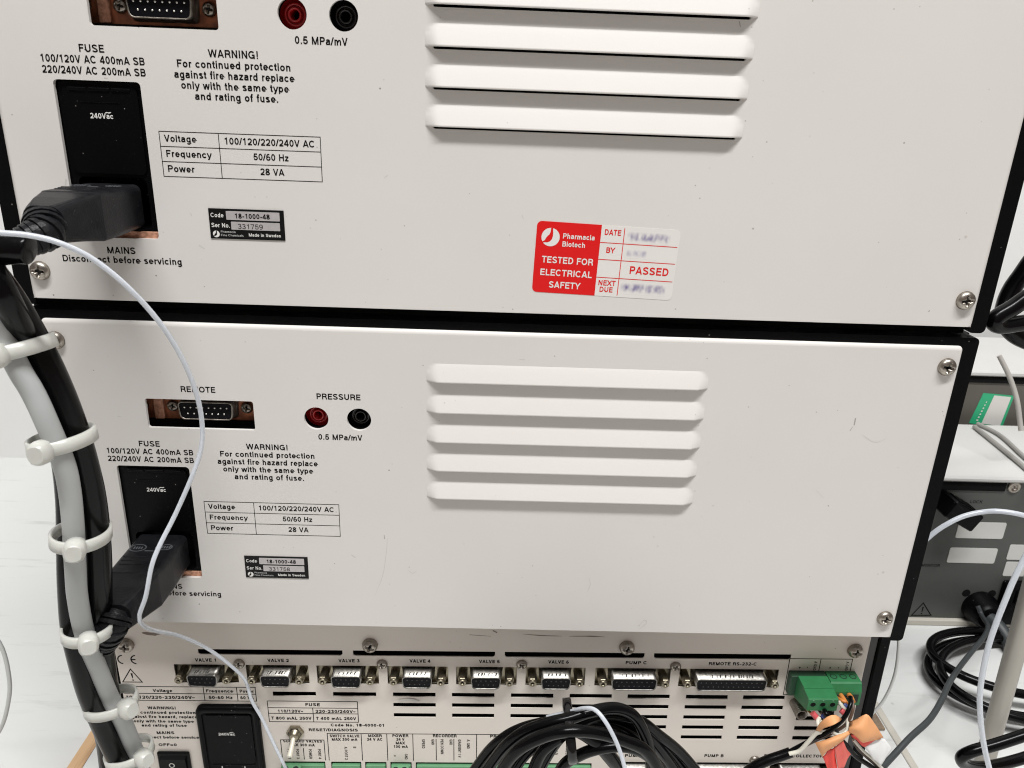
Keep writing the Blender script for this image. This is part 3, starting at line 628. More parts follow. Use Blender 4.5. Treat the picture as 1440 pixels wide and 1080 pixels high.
def make_pump():
    root = thing('pump_unit', '', 'lab pump', (0, 0, 0), group='stacked pump units')
    X0, X1, Z0, Z1 = -3.0, 395.7, -116.2, 38.4
    R = 2.0
    holes = []
    holes.append(rr(36.9, -11.0, 84.3, 3.0, 1.2, 4))
    holes.append(rr(19.9, -89.8, 52.7, -30.2, 1.6, 4))
    for cx in (111.8, 130.8): holes.append(circ(cx, -4.35, 5.4, 36))
    for z in LV: holes.append(rr(164.0, z - 1.0, 282.6, z + 4.4, 0.6, 2))
    mb = MB()
    mb.plate(rr(X0 + R, Z0 + 0.35, X1 - R, Z1 - R, 0.3, 4), holes, 0.0, 1.6)
    edge_lip(mb, X0, Z0, X1, Z1, R, 2.3)
    build('rear_panel', mb, PAINT, root)
    for z in LV: build('louvre', louvre(161.0, 285.2, z), PAINT, root)
    chassis_cover(root, -9.6, 402.2, 42.0, -115.6, -118.9)
    # black sheet standing in for the unlit interior behind the openings
    mb = MB(); mb.box(150, 14, -60, 300, 15, 30); build('inner_dark_sheet', mb, INNER, root)
    for x in (20, 360):
        for y in (30, 240): mb = MB(); mb.box(x, y, -121.4, x + 16, y + 16, -115.7, 0.8); build('rubber_foot', mb, INNER, root)
    mb = MB(); mb.box(-9.5, 9, -121.2, 398, 20, -115.7, 0.3); build('dark_gap_fill', mb, INNER, root)  # added dark strip that keeps the gap below the unit black
    for x, z, r in ((2.55, -104.3, .35), (389.5, -104.3, .2), (389.6, 28.8, .5), (2.6, 28.8, .9)): screw(root, x, 0, z, 4.0, rot=r)
    # lettering on the panel
    H = 2.75
    for s, a, b, z in (('FUSE', 31.6, 40.9, -20.3), ('100/120V AC 400mA SB', 16.8, 55.4, -24.2), ('220/240V AC 200mA SB', 16.7, 55.3, -28.1), ('WARNING!', 79.5, 98.1, -20.4), ('For continued protection', 67.5, 110.0, -24.3), ('against fire hazard replace', 66.0, 111.6, -28.1),
        ('only with the same type', 68.2, 109.3, -31.9), ('and rating of fuse.', 73.0, 104.6, -35.7), ('0.5 MPa/mV', 112.3, 132.0, -14.6), ('MAINS', 31.1, 42.5, -96.2), ('Disconnect before servicing', 12.5, 61.0, -100.1), ('REMOTE', 53.3, 68.3, 6.6), ('PRESSURE', 112.5, 131.8, 5.0)):
        text(root, s, a, b, z, H, weight=.19)
    # rating table
    mb = MB()
    for z in (-47.7, -53.3, -59.0, -64.7): hline(mb, 57.6, 120.1, z)
    for x in (57.7, 80.55, 120.0): vline(mb, x, -64.75, -47.65)
    tb = build('rating_table', mb, INK, root)
    for s, a, b, z in (('Voltage', 59.4, 72.1, -51.5), ('Frequency', 59.6, 77.3, -57.2), ('Power', 59.6, 70.0, -62.9), ('100/120/220/240V AC', 82.8, 117.5, -51.7), ('50/60 Hz', 93.5, 107.3, -57.3), ('28 VA', 95.8, 105.2, -62.9)):
        text(tb, s, a, b, z, 2.6, weight=.185)
    # code plate
    mb = MB(); mb.box(73.8, -0.35, -88.6, 103.9, 0.02, -76.5, 0.12)
    pl = build('code_plate', mb, PLATEB, root)
    mb = MB(); mb.plate(rr(80.8, -80.85, 102.2, -77.35, 0.2, 2), [], -0.42, -0.36, back=False); build('silver_field', mb, SILV, pl)
    mb = MB(); mb.plate(rr(82.5, -84.75, 102.1, -81.55, 0.2, 2), [], -0.42, -0.36, back=False); build('silver_field', mb, SILV, pl)
    text(pl, 'Code', 74.6, 79.9, -80.0, 1.75, WINK, y=-0.40); text(pl, 'Ser No.', 74.6, 81.9, -84.0, 1.75, WINK, y=-0.40)
    text(pl, '18-1000-48', 84.4, 98.3, -80.2, 2.0, INK, y=-0.47, weight=.20)
    text(pl, 'Made in Sweden', 89.3, 102.2, -87.3, 1.3, WINK, y=-0.40)
    text(pl, 'Pharmacia', 78.1, 84.0, -86.1, 0.85, WTEXT, y=-0.40, weight=.14); text(pl, 'Fine Chemicals', 78.1, 87.1, -87.5, 0.85, WTEXT, y=-0.40, weight=.14)
    mb = MB(); emblem(mb, 76.2, -86.7, 1.35, -0.40); build('emblem', mb, [WINK, PLATEB], pl)
    # mains inlet module (seen through its cut-out)
    inl = bpy.data.objects.new('mains_inlet', None); COL.objects.link(inl); inl.parent = root
    mb = MB()
    mb.plate(rr(20.3, -86.8, 52.3, -30.6, 2.5, 4, (0, 0, 1, 1)), [rr(22.9, -86.0, 49.8, -66.0, 2.4, 4)], 1.9, 12.0, back=False)
    mb.plate(rr(19.0, -90.5, 53.5, -29.5, 0.2, 1), [rr(20.3, -86.8, 52.3, -30.6, 2.5, 4, (0, 0, 1, 1))], 4.5, 5.5, wall=False, back=False)
    mb.plate(rr(22.9, -86.0, 49.8, -66.0, 2.4, 4), [], 12, 13, wall=False, back=False)
    build('inlet_body', mb, PLAST, inl)
    mb = MB()
    # fuse drawer standing 0.7 mm proud, tabs at its upper edge
    mb.plate(rr(22.1, -64.6, 50.6, -32.2, 2.2, 5), [], 1.2, 1.92, back=False)
    for a, b in ((24.3, 31.4), (32.2, 40.2), (41.0, 48.2)): mb.box(a, 0.75, -33.9, b, 1.25, -32.7, 0.2)
    mb.box(28.5, 0.95, -38.1, 43.8, 1.22, -37.9, 0.05)
    dr = build('fuse_drawer', mb, PLAST, inl)
    text(dr, '240Vac', 31.6, 40.3, -43.9, 2.0, WINK, y=1.14, weight=.18)
    mb = MB(); letters(mb, '~', 37.4, 39.8, -42.5, 2.0, 1.12, 0.16); build('lettering', mb, WINK, dr)
    mb = MB(); mb.box(19.6, 1.7, -91.0, 53.0, 3.5, -87.1, 0.2); build('copper_ledge', mb, COPPERL, inl)
    # remote connector on its copper bracket
    rc = bpy.data.objects.new('remote_port', None); COL.objects.link(rc); rc.parent = root
    mb = MB(); mb.plate(rr(30, -14, 92, 6, 0.2, 1), [], 8.6, 9.4); build('backing_plate', mb, COPPER, rc)
    for x in (37.2, 82.3): mb = MB(); mb.box(x, 6.8, -9.6, x + 4.4, 8.5, 4.5, 0.3); build('copper_strip', mb, COPPERL, rc)
    mb = MB(); mb.box(34, 6.4, -13.6, 90, 8.4, -9.8, 0.2); build('lower_rail', mb, INNER, rc)
    build_dsub_m(rc)
    for x in (45.4, 78.7): screw(rc, x, 8.4, -3.4, 2.7, rot=0.5, m=STEEL, H=1.5)
    # measuring sockets
    for cx, m1, nm, lb in ((111.8, REDP, 'banana_socket', 'red measuring socket'), (130.8, BLKP, 'banana_socket', 'black measuring socket')):
        mb = MB()
        c = (cx, 2.6, -4.35)
        mb.lathe([(5.9, 3.2), (4.7, 3.0), (4.1, 2.2), (3.4, 2.0), (3.3, 3.4), (2.75, 3.5), (2.65, 1.4), (2.3, 1.1), (1.85, 1.3), (1.8, 9.0)], c, n=36)
        mb.cm = 1; mb.add([(cx + 1.8 * math.cos(a * PI / 8), 11.0, -4.35 + 1.8 * math.sin(a * PI / 8)) for a in range(16)], [tuple(range(16))]); mb.cm = 0
        mb.lathe([(5.9, 3.2), (5.9, 9)], c, n=36); mb.cm = 1; mb.lathe([(5.5, -1.0), (6.2, -0.9), (5.95, 3.2)], c, n=36); mb.cm = 0
        build(nm, mb, [m1, INNER], root, label=lb)
    return root
def build_dsub_m(rc):
    dsub(rc, 62.0, -3.4, 24.6, 8.6, 2.6, 8.5, 15, name='remote_connector', pins_white=True, posts=False, post=60.0, m_shell=OLDTIN)
def emblem(mb, cx, cz, r, y):
    """round mark: a disc (slot 0) with a leaning drop (slot 1) over it"""
    mb.plate(circ(cx, cz, r, 36), [], y, y + 0.01, wall=False, back=False)
    mb.cm = 1
    d = [(-0.02, 0.99), (0.20, 0.98), (0.24, 0.5), (0.24, 0.1), (0.16, -0.22), (-0.02, -0.45), (-0.28, -0.58), (-0.55, -0.60), (-0.80, -0.62), (-0.86, -0.52), (-0.60, -0.36), (-0.50, -0.12), (-0.36, 0.08), (-0.16, 0.28), (-0.05, 0.55)]
    mb.plate([(cx + r * p, cz + r * q) for p, q in d], [], y - 0.02, y, wall=False, back=False)
    mb.cm = 0
OLDTIN = mat('oxidised_shell', (0.34, 0.31, 0.27), 0.45, 0.85, bump=(900, 0.5, 0.0003), var=(350, 0.5, (0.16, 0.14, 0.12)))

lower = make_pump()
lower['label'] = 'lower off-white pump unit with black cover, resting on the controller unit'
upper = copy_tree(lower)
upper.location = (-0.013 * MM, -1.77 * MM, 163.56 * MM)
upper['label'] = 'upper off-white pump unit bearing the red test sticker, top of the stack'
def kid(root, name): return [c for c in root.children if c.name.split('.')[0] == name][0]
text(kid(lower, 'code_plate'), '331758', 85.2, 95.2, -84.35, 2.0, INK, y=-0.47, weight=.12)
text(kid(upper, 'code_plate'), '331759', 85.2, 95.2, -84.35, 2.0, INK, y=-0.47, weight=.12)
mbq = MB()      # red test sticker on the upper unit, stuck slightly askew
def sticker():
    o = bpy.data.objects.new('test_sticker', None); COL.objects.link(o); o.parent = upper
    o.location = (206.3 * MM, 0, -77.0 * MM); o.rotation_euler = (0, 0.0320, 0)
    W, Hh, r = 59.0, 29.5, 2.0; xs = 26.4
    y = -0.10
    mb = MB(); mb.plate(rr(0, -Hh, xs, 0, r, 5, (1, 0, 0, 1)), [], y, -0.005); build('red_field', mb, REDS, o)
    mb = MB(); mb.plate(rr(xs + 0.01, -Hh, W, 0, r, 5, (0, 1, 1, 0)), [], y, -0.005); build('white_field', mb, WHS, o)
    for s, a, b, z, h in (('TESTED FOR', 3.1, 24.4, -16.9, 2.75), ('ELECTRICAL', 2.9, 24.4, -22.2, 2.75), ('SAFETY', 6.9, 20.2, -27.3, 2.75), ('Pharmacia', 11.0, 24.0, -6.5, 2.15), ('Biotech', 11.0, 20.3, -9.8, 2.15)):
        text(o, s, a, b, z, h, WINK, y=y - 0.05, weight=.185)
    mb = MB(); emblem(mb, 5.9, -6.3, 3.75, y - 0.05); build('emblem', mb, [WINK, REDS], o)
    mb = MB()
    for z in (-7.1, -14.1, -21.6): hline(mb, xs, 58.4, z, 0.3, y - 0.04)
    vline(mb, 35.9, -28.9, -0.6, 0.3, y - 0.045)
    build('ruled_line', mb, REDS, o)
    for s, a, b, z, h in (('DATE', 27.9, 34.6, -3.9, 2.3), ('BY', 29.3, 33.0, -11.2, 2.3), ('PASSED', 40.0, 56.2, -19.3, 3.2), ('NEXT', 27.5, 34.7, -24.9, 2.2), ('DUE', 28.3, 33.8, -27.7, 2.2)):
        text(o, s, a, b, z, h, REDS, y=y - 0.05, weight=.185)
    # smeared handwriting
    for x0, x1, z, h, m_ in ((36.9, 55.5, -4.0, 2.6, SMUDGE), (37.2, 46.5, -10.8, 2.0, SMUDGE_PALE), (36.6, 56.5, -25.3, 2.7, SMUDGE)):
        mb = MB(); mb.plate([(x0, z - h), (x1, z - h), (x1, z + h), (x0, z + h)], [], y - 0.02, y - 0.01, wall=False, back=False)
        build('smudged_handwriting', mb, m_, o)
sticker()

# ------------------------------------------------------------------ the controller unit
TH = 0.0135
def to_ctrl(p):     # world mm -> controller frame
    x, y, z = p; c, s = math.cos(TH), math.sin(TH)
    return (x * c + z * s, y - 16, -x * s + z * c)
ctrl = thing('controller_unit', 'beige controller unit full of sockets and slots, bottom of the stack', 'controller', (0, 16, 0), roty=-TH)
X0, X1, Z0, Z1 = -7.2, 393.6, -262.0, -124.0
holes = []
TS = [(36.7, 112.7), (118.2, 193.5), (198.7, 273.3), (278.4, 352.2)]
for a, b in TS: holes.append(rr(a, -149.1, b, -145.7, 1.4, 4, (1, 1, 0, 0)))
for a, b in ((73.6, 96.9), (106.1, 129.4)): holes.append(rr(a, -176.3, b, -173.4, 0.15, 1))
for i, x in enumerate((138.5, 170.5, 202.6, 234.6, 266.3, 298.3, 329.8)):
    for k in range(3 if i < 4 else 5):
        z = -173.7 - 7.1 * k
        xx = x - 0.0 * k
        if i < 6 or k < 5: holes.append(rr(xx, z - 2.5, xx + 23.1, z + 0.35, 0.15, 1))
for k in (2, 3, 4): holes.append(rr(361.2, -176.2 - 7.1 * k, 384.3, -173.3 - 7.1 * k, 0.15, 1))
PORTS = [(22.9, 56.3, 39.3, 9, 'VALVE 1'), (60.8, 94.0, 77.6, 9, 'VALVE 2'), (98.3, 131.3, 114.9, 9, 'VALVE 3'), (136.0, 168.6, 152.4, 9, 'VALVE 4'), (172.8, 205.4, 188.9, 9, 'VALVE 5'), (210.2, 242.3, 226.2, 9, 'VALVE 6'), (247.6, 288.4, 268.0, 15, 'PUMP C'), (293.2, 347.0, 320.1, 25, 'REMOTE RS-232-C')]
for a, b, c, n, s in PORTS: holes.append(rr(a, -167.9, b, -155.7, 0.2, 1))
STR = [(74.2, 98.9), (102.2, 119.1), (121.3, 133.3), (135.5, 147.5), (149.8, 249.5)]
for a, b in STR: holes.append(rr(a, -236, b, -222.6, 0.2, 1))
LOW = [(262.0, 284.5, 15), (306.5, 341.0, 25), (351.5, 386.0, 15)]
for a, b, n in LOW: holes.append(rr(a, -236, b, -221.4, 0.2, 1))
mb = MB()
mb.plate(rr(X0 + 1, Z0 - 0.65, X1 - 1, Z1, 0.2, 1), holes, 0.0, 0.6)
edge_lip(mb, X0, Z0 - 1, X1, Z1 + 1, 1.0, 1.2, 6.0, 4)
build('rear_panel', mb, PAINTB, ctrl)
mb = MB()
mb.box(-6, 14, -260, 392, 15, -126); build('inner_dark_sheet', mb, INNER, ctrl)  # black sheet gives the slots and cut-outs their inner shade
# fold line of the upper strip: a thin raised sheet above the slots
mb = MB()
mb.box(X0 + 1, -0.35, -144.9, X1 - 1, -0.01, -124.5, 0.15); build('upper_strip', mb, PAINTB, ctrl)
mb = MB()
mb.box(393.9, 2.0, -262, 398.6, 9.0, -123, 0.4); build('side_strip', mb, STRIP, ctrl)
mb = MB()
mb.box(398.6, 0.8, -264, 405.0, 12.0, -122, 0.8); mb.box(-14.5, 0.8, -264, -7.4, 12.0, -122, 0.8)
mb.box(403.4, 10, -264, 405.0, 290, -122, 0.3); mb.box(-14.5, 10, -264, -13.0, 290, -122, 0.3)
mb.box(-14.0, 5, -123.6, 404.5, 290, -122.0, 0.3); mb.box(-14.0, 5, -266, 404.5, 290, -264.2, 0.3); mb.box(-14.0, 288, -264, 404.5, 290, -122.5, 0.3)
build('cover', mb, BLACK, ctrl)
for x, z, r in ((0.2, -143.0, .4), (127.6, -141.6, .7), (263.4, -141.5, .5), (385.6, -142.2, .3)): screw(ctrl, x, -0.5, z, 4.1, rot=r, H=3.0)
for x, z, r in ((57.7, -154.8, .3), (133.4, -154.3, .1), (207.9, -153.7, 1.2), (290.6, -154.1, .6), (342.0, -219.3, .6)): screw(ctrl, x, 0, z, 2.9, rot=r, H=1.6)
def sub(name, parent=ctrl):
    o = bpy.data.objects.new(name, None); COL.objects.link(o); o.parent = parent; return o
SH = {9: 16.3, 15: 24.8, 25: 38.6}; PO = {9: 25.0, 15: 33.3, 25: 47.0}
for a, b, c, n, s in PORTS:
    g = dsub(ctrl, c, -161.5, SH[n], 7.7, -6.0, 3.6, n, post=PO[n])
    mb = MB(); mb.box(a - c - 1.5, 3.5, -9, b - c + 1.5, 4.2, 9, 0.1); mb.box(a - c, 1.6, -7.2, b - c, 3.5, -6.4, 0.1)
    build('flange', mb, BRASSY, g)
    mb = MB(); w_ = SH[n] * 0.5; x = -w_ * 0.55
    while x < w_ * 0.6:
        l_ = random.uniform(0.3, 0.9); mb.add([(x, -4.6, 3.93), (x + l_, -4.6, 3.93), (x + l_ + 0.5, -2.4, 3.93), (x + 0.5, -2.4, 3.93)], [(0, 1, 2, 3)]); x += l_ + random.uniform(0.3, 2.4)
    build('stamped_marks', mb, MATS['scratch_dark'], g)
HT = 2.1
for s, a, b, z in (('VALVE 1', 34.5, 45.6, -153.8), ('VALVE 2', 72.7, 84.0, -153.6), ('VALVE 3', 110.3, 121.5, -153.4), ('VALVE 4', 148.0, 159.1, -153.2), ('VALVE 5', 185.0, 196.1, -153.1), ('VALVE 6', 222.0, 233.1, -153.0), ('PUMP C', 263.6, 274.8, -153.0), ('REMOTE RS-232-C', 308.4, 334.2, -153.2),
    ('WARNING!', 5.0, 20.2, -186.1), ('For continued protection', -5.0, 30.5, -189.2), ('against fire hazard, replace', -6.1, 31.6, -192.2), ('only with the same type', -3.8, 29.3, -195.3), ('and rating of fuse', 0.1, 25.1, -198.2), ('MAINS', 7.6, 17.3, -203.4), ('Disconnect before service', -5.6, 30.8, -206.6), ('OFF=0', 7.5, 17.5, -212.0),
    ('Code No. 18-4000-01', 103.6, 132.9, -197.1), ('RESET/DIAGNOSIS', 91.3, 118.4, -200.6), ('SOLENOID VALVES', 76.5, 98.1, -208.7), ('MAX 300 mA', 79.9, 93.9, -211.5), ('SWITCH VALVE', 102.6, 119.0, -204.8), ('MAX 300 mA', 103.6, 117.8, -207.3), ('MIXER', 123.9, 131.5, -204.5), ('24 V AC', 123.1, 131.6, -207.1),
    ('POWER', 137.3, 146.2, -204.4), ('24 V', 139.4, 143.9, -207.0), ('MAX', 139.0, 144.3, -209.6), ('100 mA', 137.8, 145.7, -212.2), ('RECORDER', 159.8, 173.0, -204.3), ('PROGRAMMABLE', 191.6, 216.5, -204.3), ('OUTPUT', 195.5, 208.0, -206.9), ('PUMP A', 268.0, 280.2, -217.7), ('PUMP B', 313.1, 324.0, -217.4), ('FRACTION COLLECTOR', 347.1, 380.9, -217.2)):
    text(ctrl, s, a, b, z, HT if z > -182 or z < -215 else 1.95, weight=.23)
for s, x, z, L in (('PORT 1', 78.4, -213.5, 7), ('PORT 3', 83.2, -213.5, 7), ('POWER', 90.3, -213.5, 7), ('PORT 4', 95.4, -213.5, 7), ('A PORT 2', 110.2, -211.6, 9.4), ('B', 115.2, -211.5, 1.1), ('GND', 143.8, -216.5, 4.0), ('SPEED', 153.6, -205.8, 6.6), ('GND', 158.9, -205.8, 4), ('PEN DOWN', 164.0, -205.8, 10.6), ('GND', 169.0, -205.8, 4), ('GRADIENT 1 V', 173.8, -205.8, 13), ('A. GND', 178.7, -205.8, 6.6),
    ('START', 190.0, -209, 7), ('STOP', 196.5, -209, 6), ('ALARM', 203.0, -209, 7), ('START 1', 222.0, -210.5, 8), ('HOLD', 228.2, -210.5, 6), ('PAUSE', 234.2, -210.5, 7), ('A GND', 365.3, -150.0, 6), ('A GND', 382.6, -150.0, 6), ('+', 357.3, -153.6, 1.3), ('+', 373.8, -153.6, 1.3), ('-', 361.5, -153.6, 1.0), ('-', 378.4, -153.6, 1.0), ('+', 137.6, -217.4, 1.2)):
    text(ctrl, s, x, L, z, 1.6, weight=.20, vert=True)
mb = MB()
hline(mb, -6.2, 64.9, -170.7, .42); hline(mb, -6.2, 64.6, -175.3, .42); hline(mb, -6.2, 64.6, -180.0, .42); vline(mb, 64.5, -180.1, -170.6, .42); vline(mb, 36.7, -180.0, -170.7, .42); vline(mb, 54.5, -180.0, -170.7, .42)
tb = build('rating_table', mb, INK, ctrl)
for s, a, b, z in (('Voltage', 9.5, 20.2, -174.3), ('Frequence', 38.0, 52.8, -174.3), ('Power', 56.0, 63.6, -174.3), ('100/120/220-230/240V~', -5.4, 31.5, -178.9), ('50-60 Hz', 38.9, 51.9, -178.7), ('60 VA', 55.9, 63.2, -178.7)): text(tb, s, a, b, z, 2.05, weight=.225)
mb = MB()
for z in (-179.8, -184.4, -188.3, -194.1): hline(mb, 70.2, 119.0, z, .42)
vline(mb, 70.2, -194.2, -179.7, .42); vline(mb, 119.0, -194.2, -179.7, .42); vline(mb, 94.5, -194.1, -184.4, .42)
tb = build('fuse_table', mb, INK, ctrl)
for s, a, b, z in (('FUSE', 90.7, 98.6, -183.1), ('110/120V~', 75.4, 89.2, -187.7), ('220-230/240V~', 95.9, 117.8, -187.7), ('T 800 mAL 250V', 71.4, 93.4, -192.6), ('T 400 mAL 250V', 95.8, 117.8, -192.6)): text(tb, s, a, b, z, 2.05, weight=.225)
mb = MB()
hline(mb, 75.2, 99.4, -206.9, .42); vline(mb, 75.2, -221.6, -206.8, .42); vline(mb, 99.2, -221.6, -206.8, .42); vline(mb, 87.4, -221, -212.8, .42)
build('printed_frame', mb, INK, ctrl); mb = MB()
hline(mb, 101.3, 250.0, -202.1, .42); vline(mb, 101.3, -221.6, -202, .42)
for x in (120.0, 134.2, 148.6, 184.1): vline(mb, x, -221.5, -202, .42)
for x in (161.5, 171.4, 208.5, 216.0): vline(mb, x, -221, -205.5, .42)
build('printed_frame', mb, INK, ctrl); mb = MB()
hline(mb, 351.7, 385.8, -148.4, .42); vline(mb, 351.7, -172.6, -148.3, .42); vline(mb, 368.6, -157, -148.3, .42); vline(mb, 385.7, -157, -148.3, .42); hline(mb, 351.7, 357.0, -172.6, .42)
build('printed_frame', mb, INK, ctrl)
# warning triangle and CE mark
mb = MB()
tri = [(-6.1, -168.0), (5.2, -168.0), (-0.3, -158.6)]; cx_, cz_ = -0.4, -164.9
tin = [(cx_ + (x - cx_) * 0.83, cz_ + (z - cz_) * 0.83) for x, z in tri]
mb.plate(tri, [tin], -0.05, 0, wall=False, back=False)
mb.plate([(-0.75, -161.9), (-0.15, -165.2), (0.25, -165.2), (0.35, -161.9)], [], -0.05, 0, wall=False, back=False); mb.plate(circ(0.05, -166.4, 0.45, 10), [], -0.05, 0, wall=False, back=False)
build('warning_triangle', mb, INK, ctrl)
mb = MB()
for cx_ in (-3.3, 3.6):
    o_ = [(cx_ + 3.0 * math.cos(a), -152.9 + 3.0 * math.sin(a)) for a in [PI * 0.52 + k * PI * 0.96 / 14 for k in range(15)]]
    i_ = [(cx_ + 2.3 * math.cos(a), -152.9 + 2.3 * math.sin(a)) for a in [PI * 1.48 - k * PI * 0.96 / 14 for k in range(15)]]
    mb.plate(o_ + i_, [], -0.05, 0, wall=False, back=False)
hline(mb, 1.0, 3.3, -152.9, .7, -0.051)
build('ce_mark', mb, INK, ctrl)
# controller mains inlet: proud bezel with rounded shoulders
inl = sub('mains_inlet')
mb = MB()
o1 = rr(31.6, -245, 65.4, -182.0, 4.0, 6); o2 = rr(32.6, -244, 64.4, -183.2, 3.4, 6); o3 = rr(34.4, -243, 62.6, -185.6, 2.2, 6)
mb.loft([[(x, 0.0, z) for x, z in o1], [(x, -2.2, z) for x, z in o1], [(x, -3.2, z) for x, z in o2], [(x, -3.2, z) for x, z in o3], [(x, -1.9, z) for x, z in rr(34.8, -242.6, 62.2, -186.0, 2.2, 6)]], cap=False)
mb.plate(rr(34.8, -242.6, 62.2, -186.0, 2.2, 6), [], -1.9, -1.8, wall=False, back=False)
build('inlet_bezel', mb, PLAST, inl)
mb = MB()
mb.plate(rr(35.8, -221.6, 61.2, -187.0, 2.0, 5), [], -2.7, -1.9, back=False)
for a, b in ((37.0, 44.0), (45.0, 52.4), (53.4, 60.0)): mb.box(a, -3.1, -188.4, b, -2.65, -187.3, 0.2)
mb.box(36.5, -2.95, -223.4, 60.5, -2.4, -222.0, 0.2)
dr = build('fuse_drawer', mb, PLAST, inl)
text(dr, '240Vac', 42.6, 51.6, -201.4, 1.9, WINK, y=-2.78, weight=.18); mb = MB(); letters(mb, '~', 48.6, 51.0, -200.1, 1.9, -2.80, 0.16); build('lettering', mb, WINK, dr)
mb = MB()
for x in (42.0, 54.6): mb.box(x, -3.1, -226.2, x + 0.5, -2.9, -223.4)
build('tick_mark', mb, WINK, dr)
# rocker switch
sw = sub('rocker_switch')
mb = MB(); mb.box(6.4, -2.0, -243, 24.2, 0.0, -215.0, 0.7); build('switch_frame', mb, SWB, sw)
mb = MB(); mb.add([(8.2, -2.05, -217.2), (22.4, -2.05, -217.2), (22.4, -3.4, -218.4), (8.2, -3.4, -218.4), (8.2, -2.2, -240), (22.4, -2.2, -240)], [(0, 1, 2, 3), (3, 2, 5, 4)]); build('rocker', mb, SWB, sw)
mb = MB(); mb.plate(circ(14.6, -222.6, 1.55, 24), [circ(14.6, -222.6, 1.15, 24)], -3.35, -3.3, wall=False, back=False); build('off_mark', mb, WINK, sw)
# reset toggle
tg = sub('reset_toggle')
mb = MB(); mb.lathe([(4.9, 0), (4.9, -1.4), (4.0, -1.9)], (83.9, 0, -201.0), hexa=True); mb.lathe([(3.3, -1.5), (3.3, -2.2), (2.6, -2.6), (2.6, -4.2), (2.0, -4.6), (0.2, -4.7)], (83.9, 0, -201.0), n=24); build('toggle_nut', mb, BRASSY, tg)
mb = MB(); mb.tube([(83.9, -3.6, -201.2), (83.7, -7.0, -203.4), (83.4, -10.5, -205.6), (83.3, -12.2, -206.6)], 1.35, rr=lambda t: 0.85 + 0.25 * t); build('toggle_lever', mb, LEVER, tg)
# terminal strips along the lower edge
for k, (a, b) in enumerate(STR):
    g = sub('terminal_strip')
    mb = MB(); mb.box(a + 0.5, -1.0, -236, b - 0.5, 6, -224.3, 0.4)
    build('terminal_body', mb, GREENP, g)
    proud = {0: (74.8, 86.0), 3: (136.4, 146.2)}.get(k)
    if proud:
        mb = MB(); mb.box(proud[0], -6.5, -236, proud[1], -1.1, -223.6, 0.4); build('terminal_block', mb, GREENP, g)
        n = 2
        for i in range(n):
            cx_ = proud[0] + (i + 0.5) * (proud[1] - proud[0]) / n
            mb = MB(); mb.add([(cx_ + 1.6 * math.cos(t * PI / 8), -3.9 + 1.6 * math.sin(t * PI / 8), -223.57) for t in range(16)], [tuple(range(16))]); build('screw_hole', mb, GDARK, g)
for a, b, n in LOW:
    c = (a + b) / 2; g = dsub(ctrl, c, -227.4, SH[n] if n == 25 else 24.8 if (b - a) > 30 else 16, 7.7, -6.0, 3.6, n, post=min(b - a - 4.5, PO[n]), m_shell=TIN)
# knurled coaxial socket beside the green plugs
cs = sub('coaxial_socket')
mb = MB(); c = (359.3, 0, -178.0)
prof = [(3.4, 0), (3.4, -2.0)]
for k in range(6): prof += [(3.0, -2.2 - k * 1.1), (3.4, -2.6 - k * 1.1), (3.4, -2.9 - k * 1.1), (3.0, -3.2 - k * 1.1)]
prof += [(3.2, -9.2), (2.4, -9.3), (2.3, -4.0)]
mb.lathe(prof, c, n=24); mb.cm = 1; mb.add([(c[0] + 2.3 * math.cos(t * PI / 8), -4.4, c[2] + 2.3 * math.sin(t * PI / 8)) for t in range(16)], [tuple(range(16))]); mb.cm = 0
build('socket_barrel', mb, [OLDTIN, INNER], cs)
# green headers and plugs
hd = sub('plug_header')
mb = MB(); mb.box(352.2, -4.5, -169.5, 371.6, 0.5, -156.2, 0.4); build('header_body', mb, mat('header_green', (0.015, 0.05, 0.025), 0.5), hd)
def plug_xf(o): o.location = (0, 16 * MM, 0); o.rotation_euler = (0, -TH, 0)
p1 = thing('terminal_plug', 'big green plug with three round holes, nearest of the pair on the controller', 'terminal plug', (0, 16, 0), roty=-TH, group='green terminal plugs')
prof = [(-4.6, -155.8), (-13.6, -155.8), (-13.8, -156.3), (-19.9, -156.9), (-20.4, -157.4), (-20.4, -164.4), (-4.6, -170.0)]
mb = MB(); xa, xb = 355.6, 371.2
mb.add([(xa, y, z) for y, z in prof] + [(xb, y, z) for y, z in prof], [tuple(range(7)), tuple(range(7, 14))] + [(i, (i + 1) % 7, 7 + (i + 1) % 7, 7 + i) for i in range(7)])
build('plug_body', mb, GREEN, p1)
for i in range(3):
    cx_ = 358.3 + i * 5.08
    mb = MB(); mb.plate(circ(cx_, -160.4, 1.75, 20), [circ(cx_, -160.4, 1.45, 20)], -20.62, -20.4, back=False); build('hole_rim', mb, GREEN, p1)
    mb = MB(); mb.plate(circ(cx_, -160.4, 1.45, 20), [], -20.46, -20.4, wall=False, back=False); build('screw_hole', mb, INNER, p1)
    mb = MB(); mb.box(cx_ - 0.4, -20.6, -158.3, cx_ + 0.4, -20.3, -157.7, 0.1); build('marker_nib', mb, GREENP, p1)
p2 = thing('terminal_plug', 'smaller green plug with screw holes on top, set back at the panel edge', 'terminal plug', (0, 16, 0), roty=-TH, group='green terminal plugs')
prof = [(-0.1, -156.3), (-8.2, -156.3), (-9.0, -157.0), (-10.6, -161.0), (-10.6, -169.6), (-0.1, -169.6)]
mb = MB(); xa, xb = 371.9, 388.3; n = len(prof)
mb.add([(xa, y, z) for y, z in prof] + [(xb, y, z) for y, z in prof], [tuple(range(n)), tuple(range(n, 2 * n))] + [(i, (i + 1) % n, n + (i + 1) % n, n + i) for i in range(n)])
build('plug_body', mb, GREEN, p2)
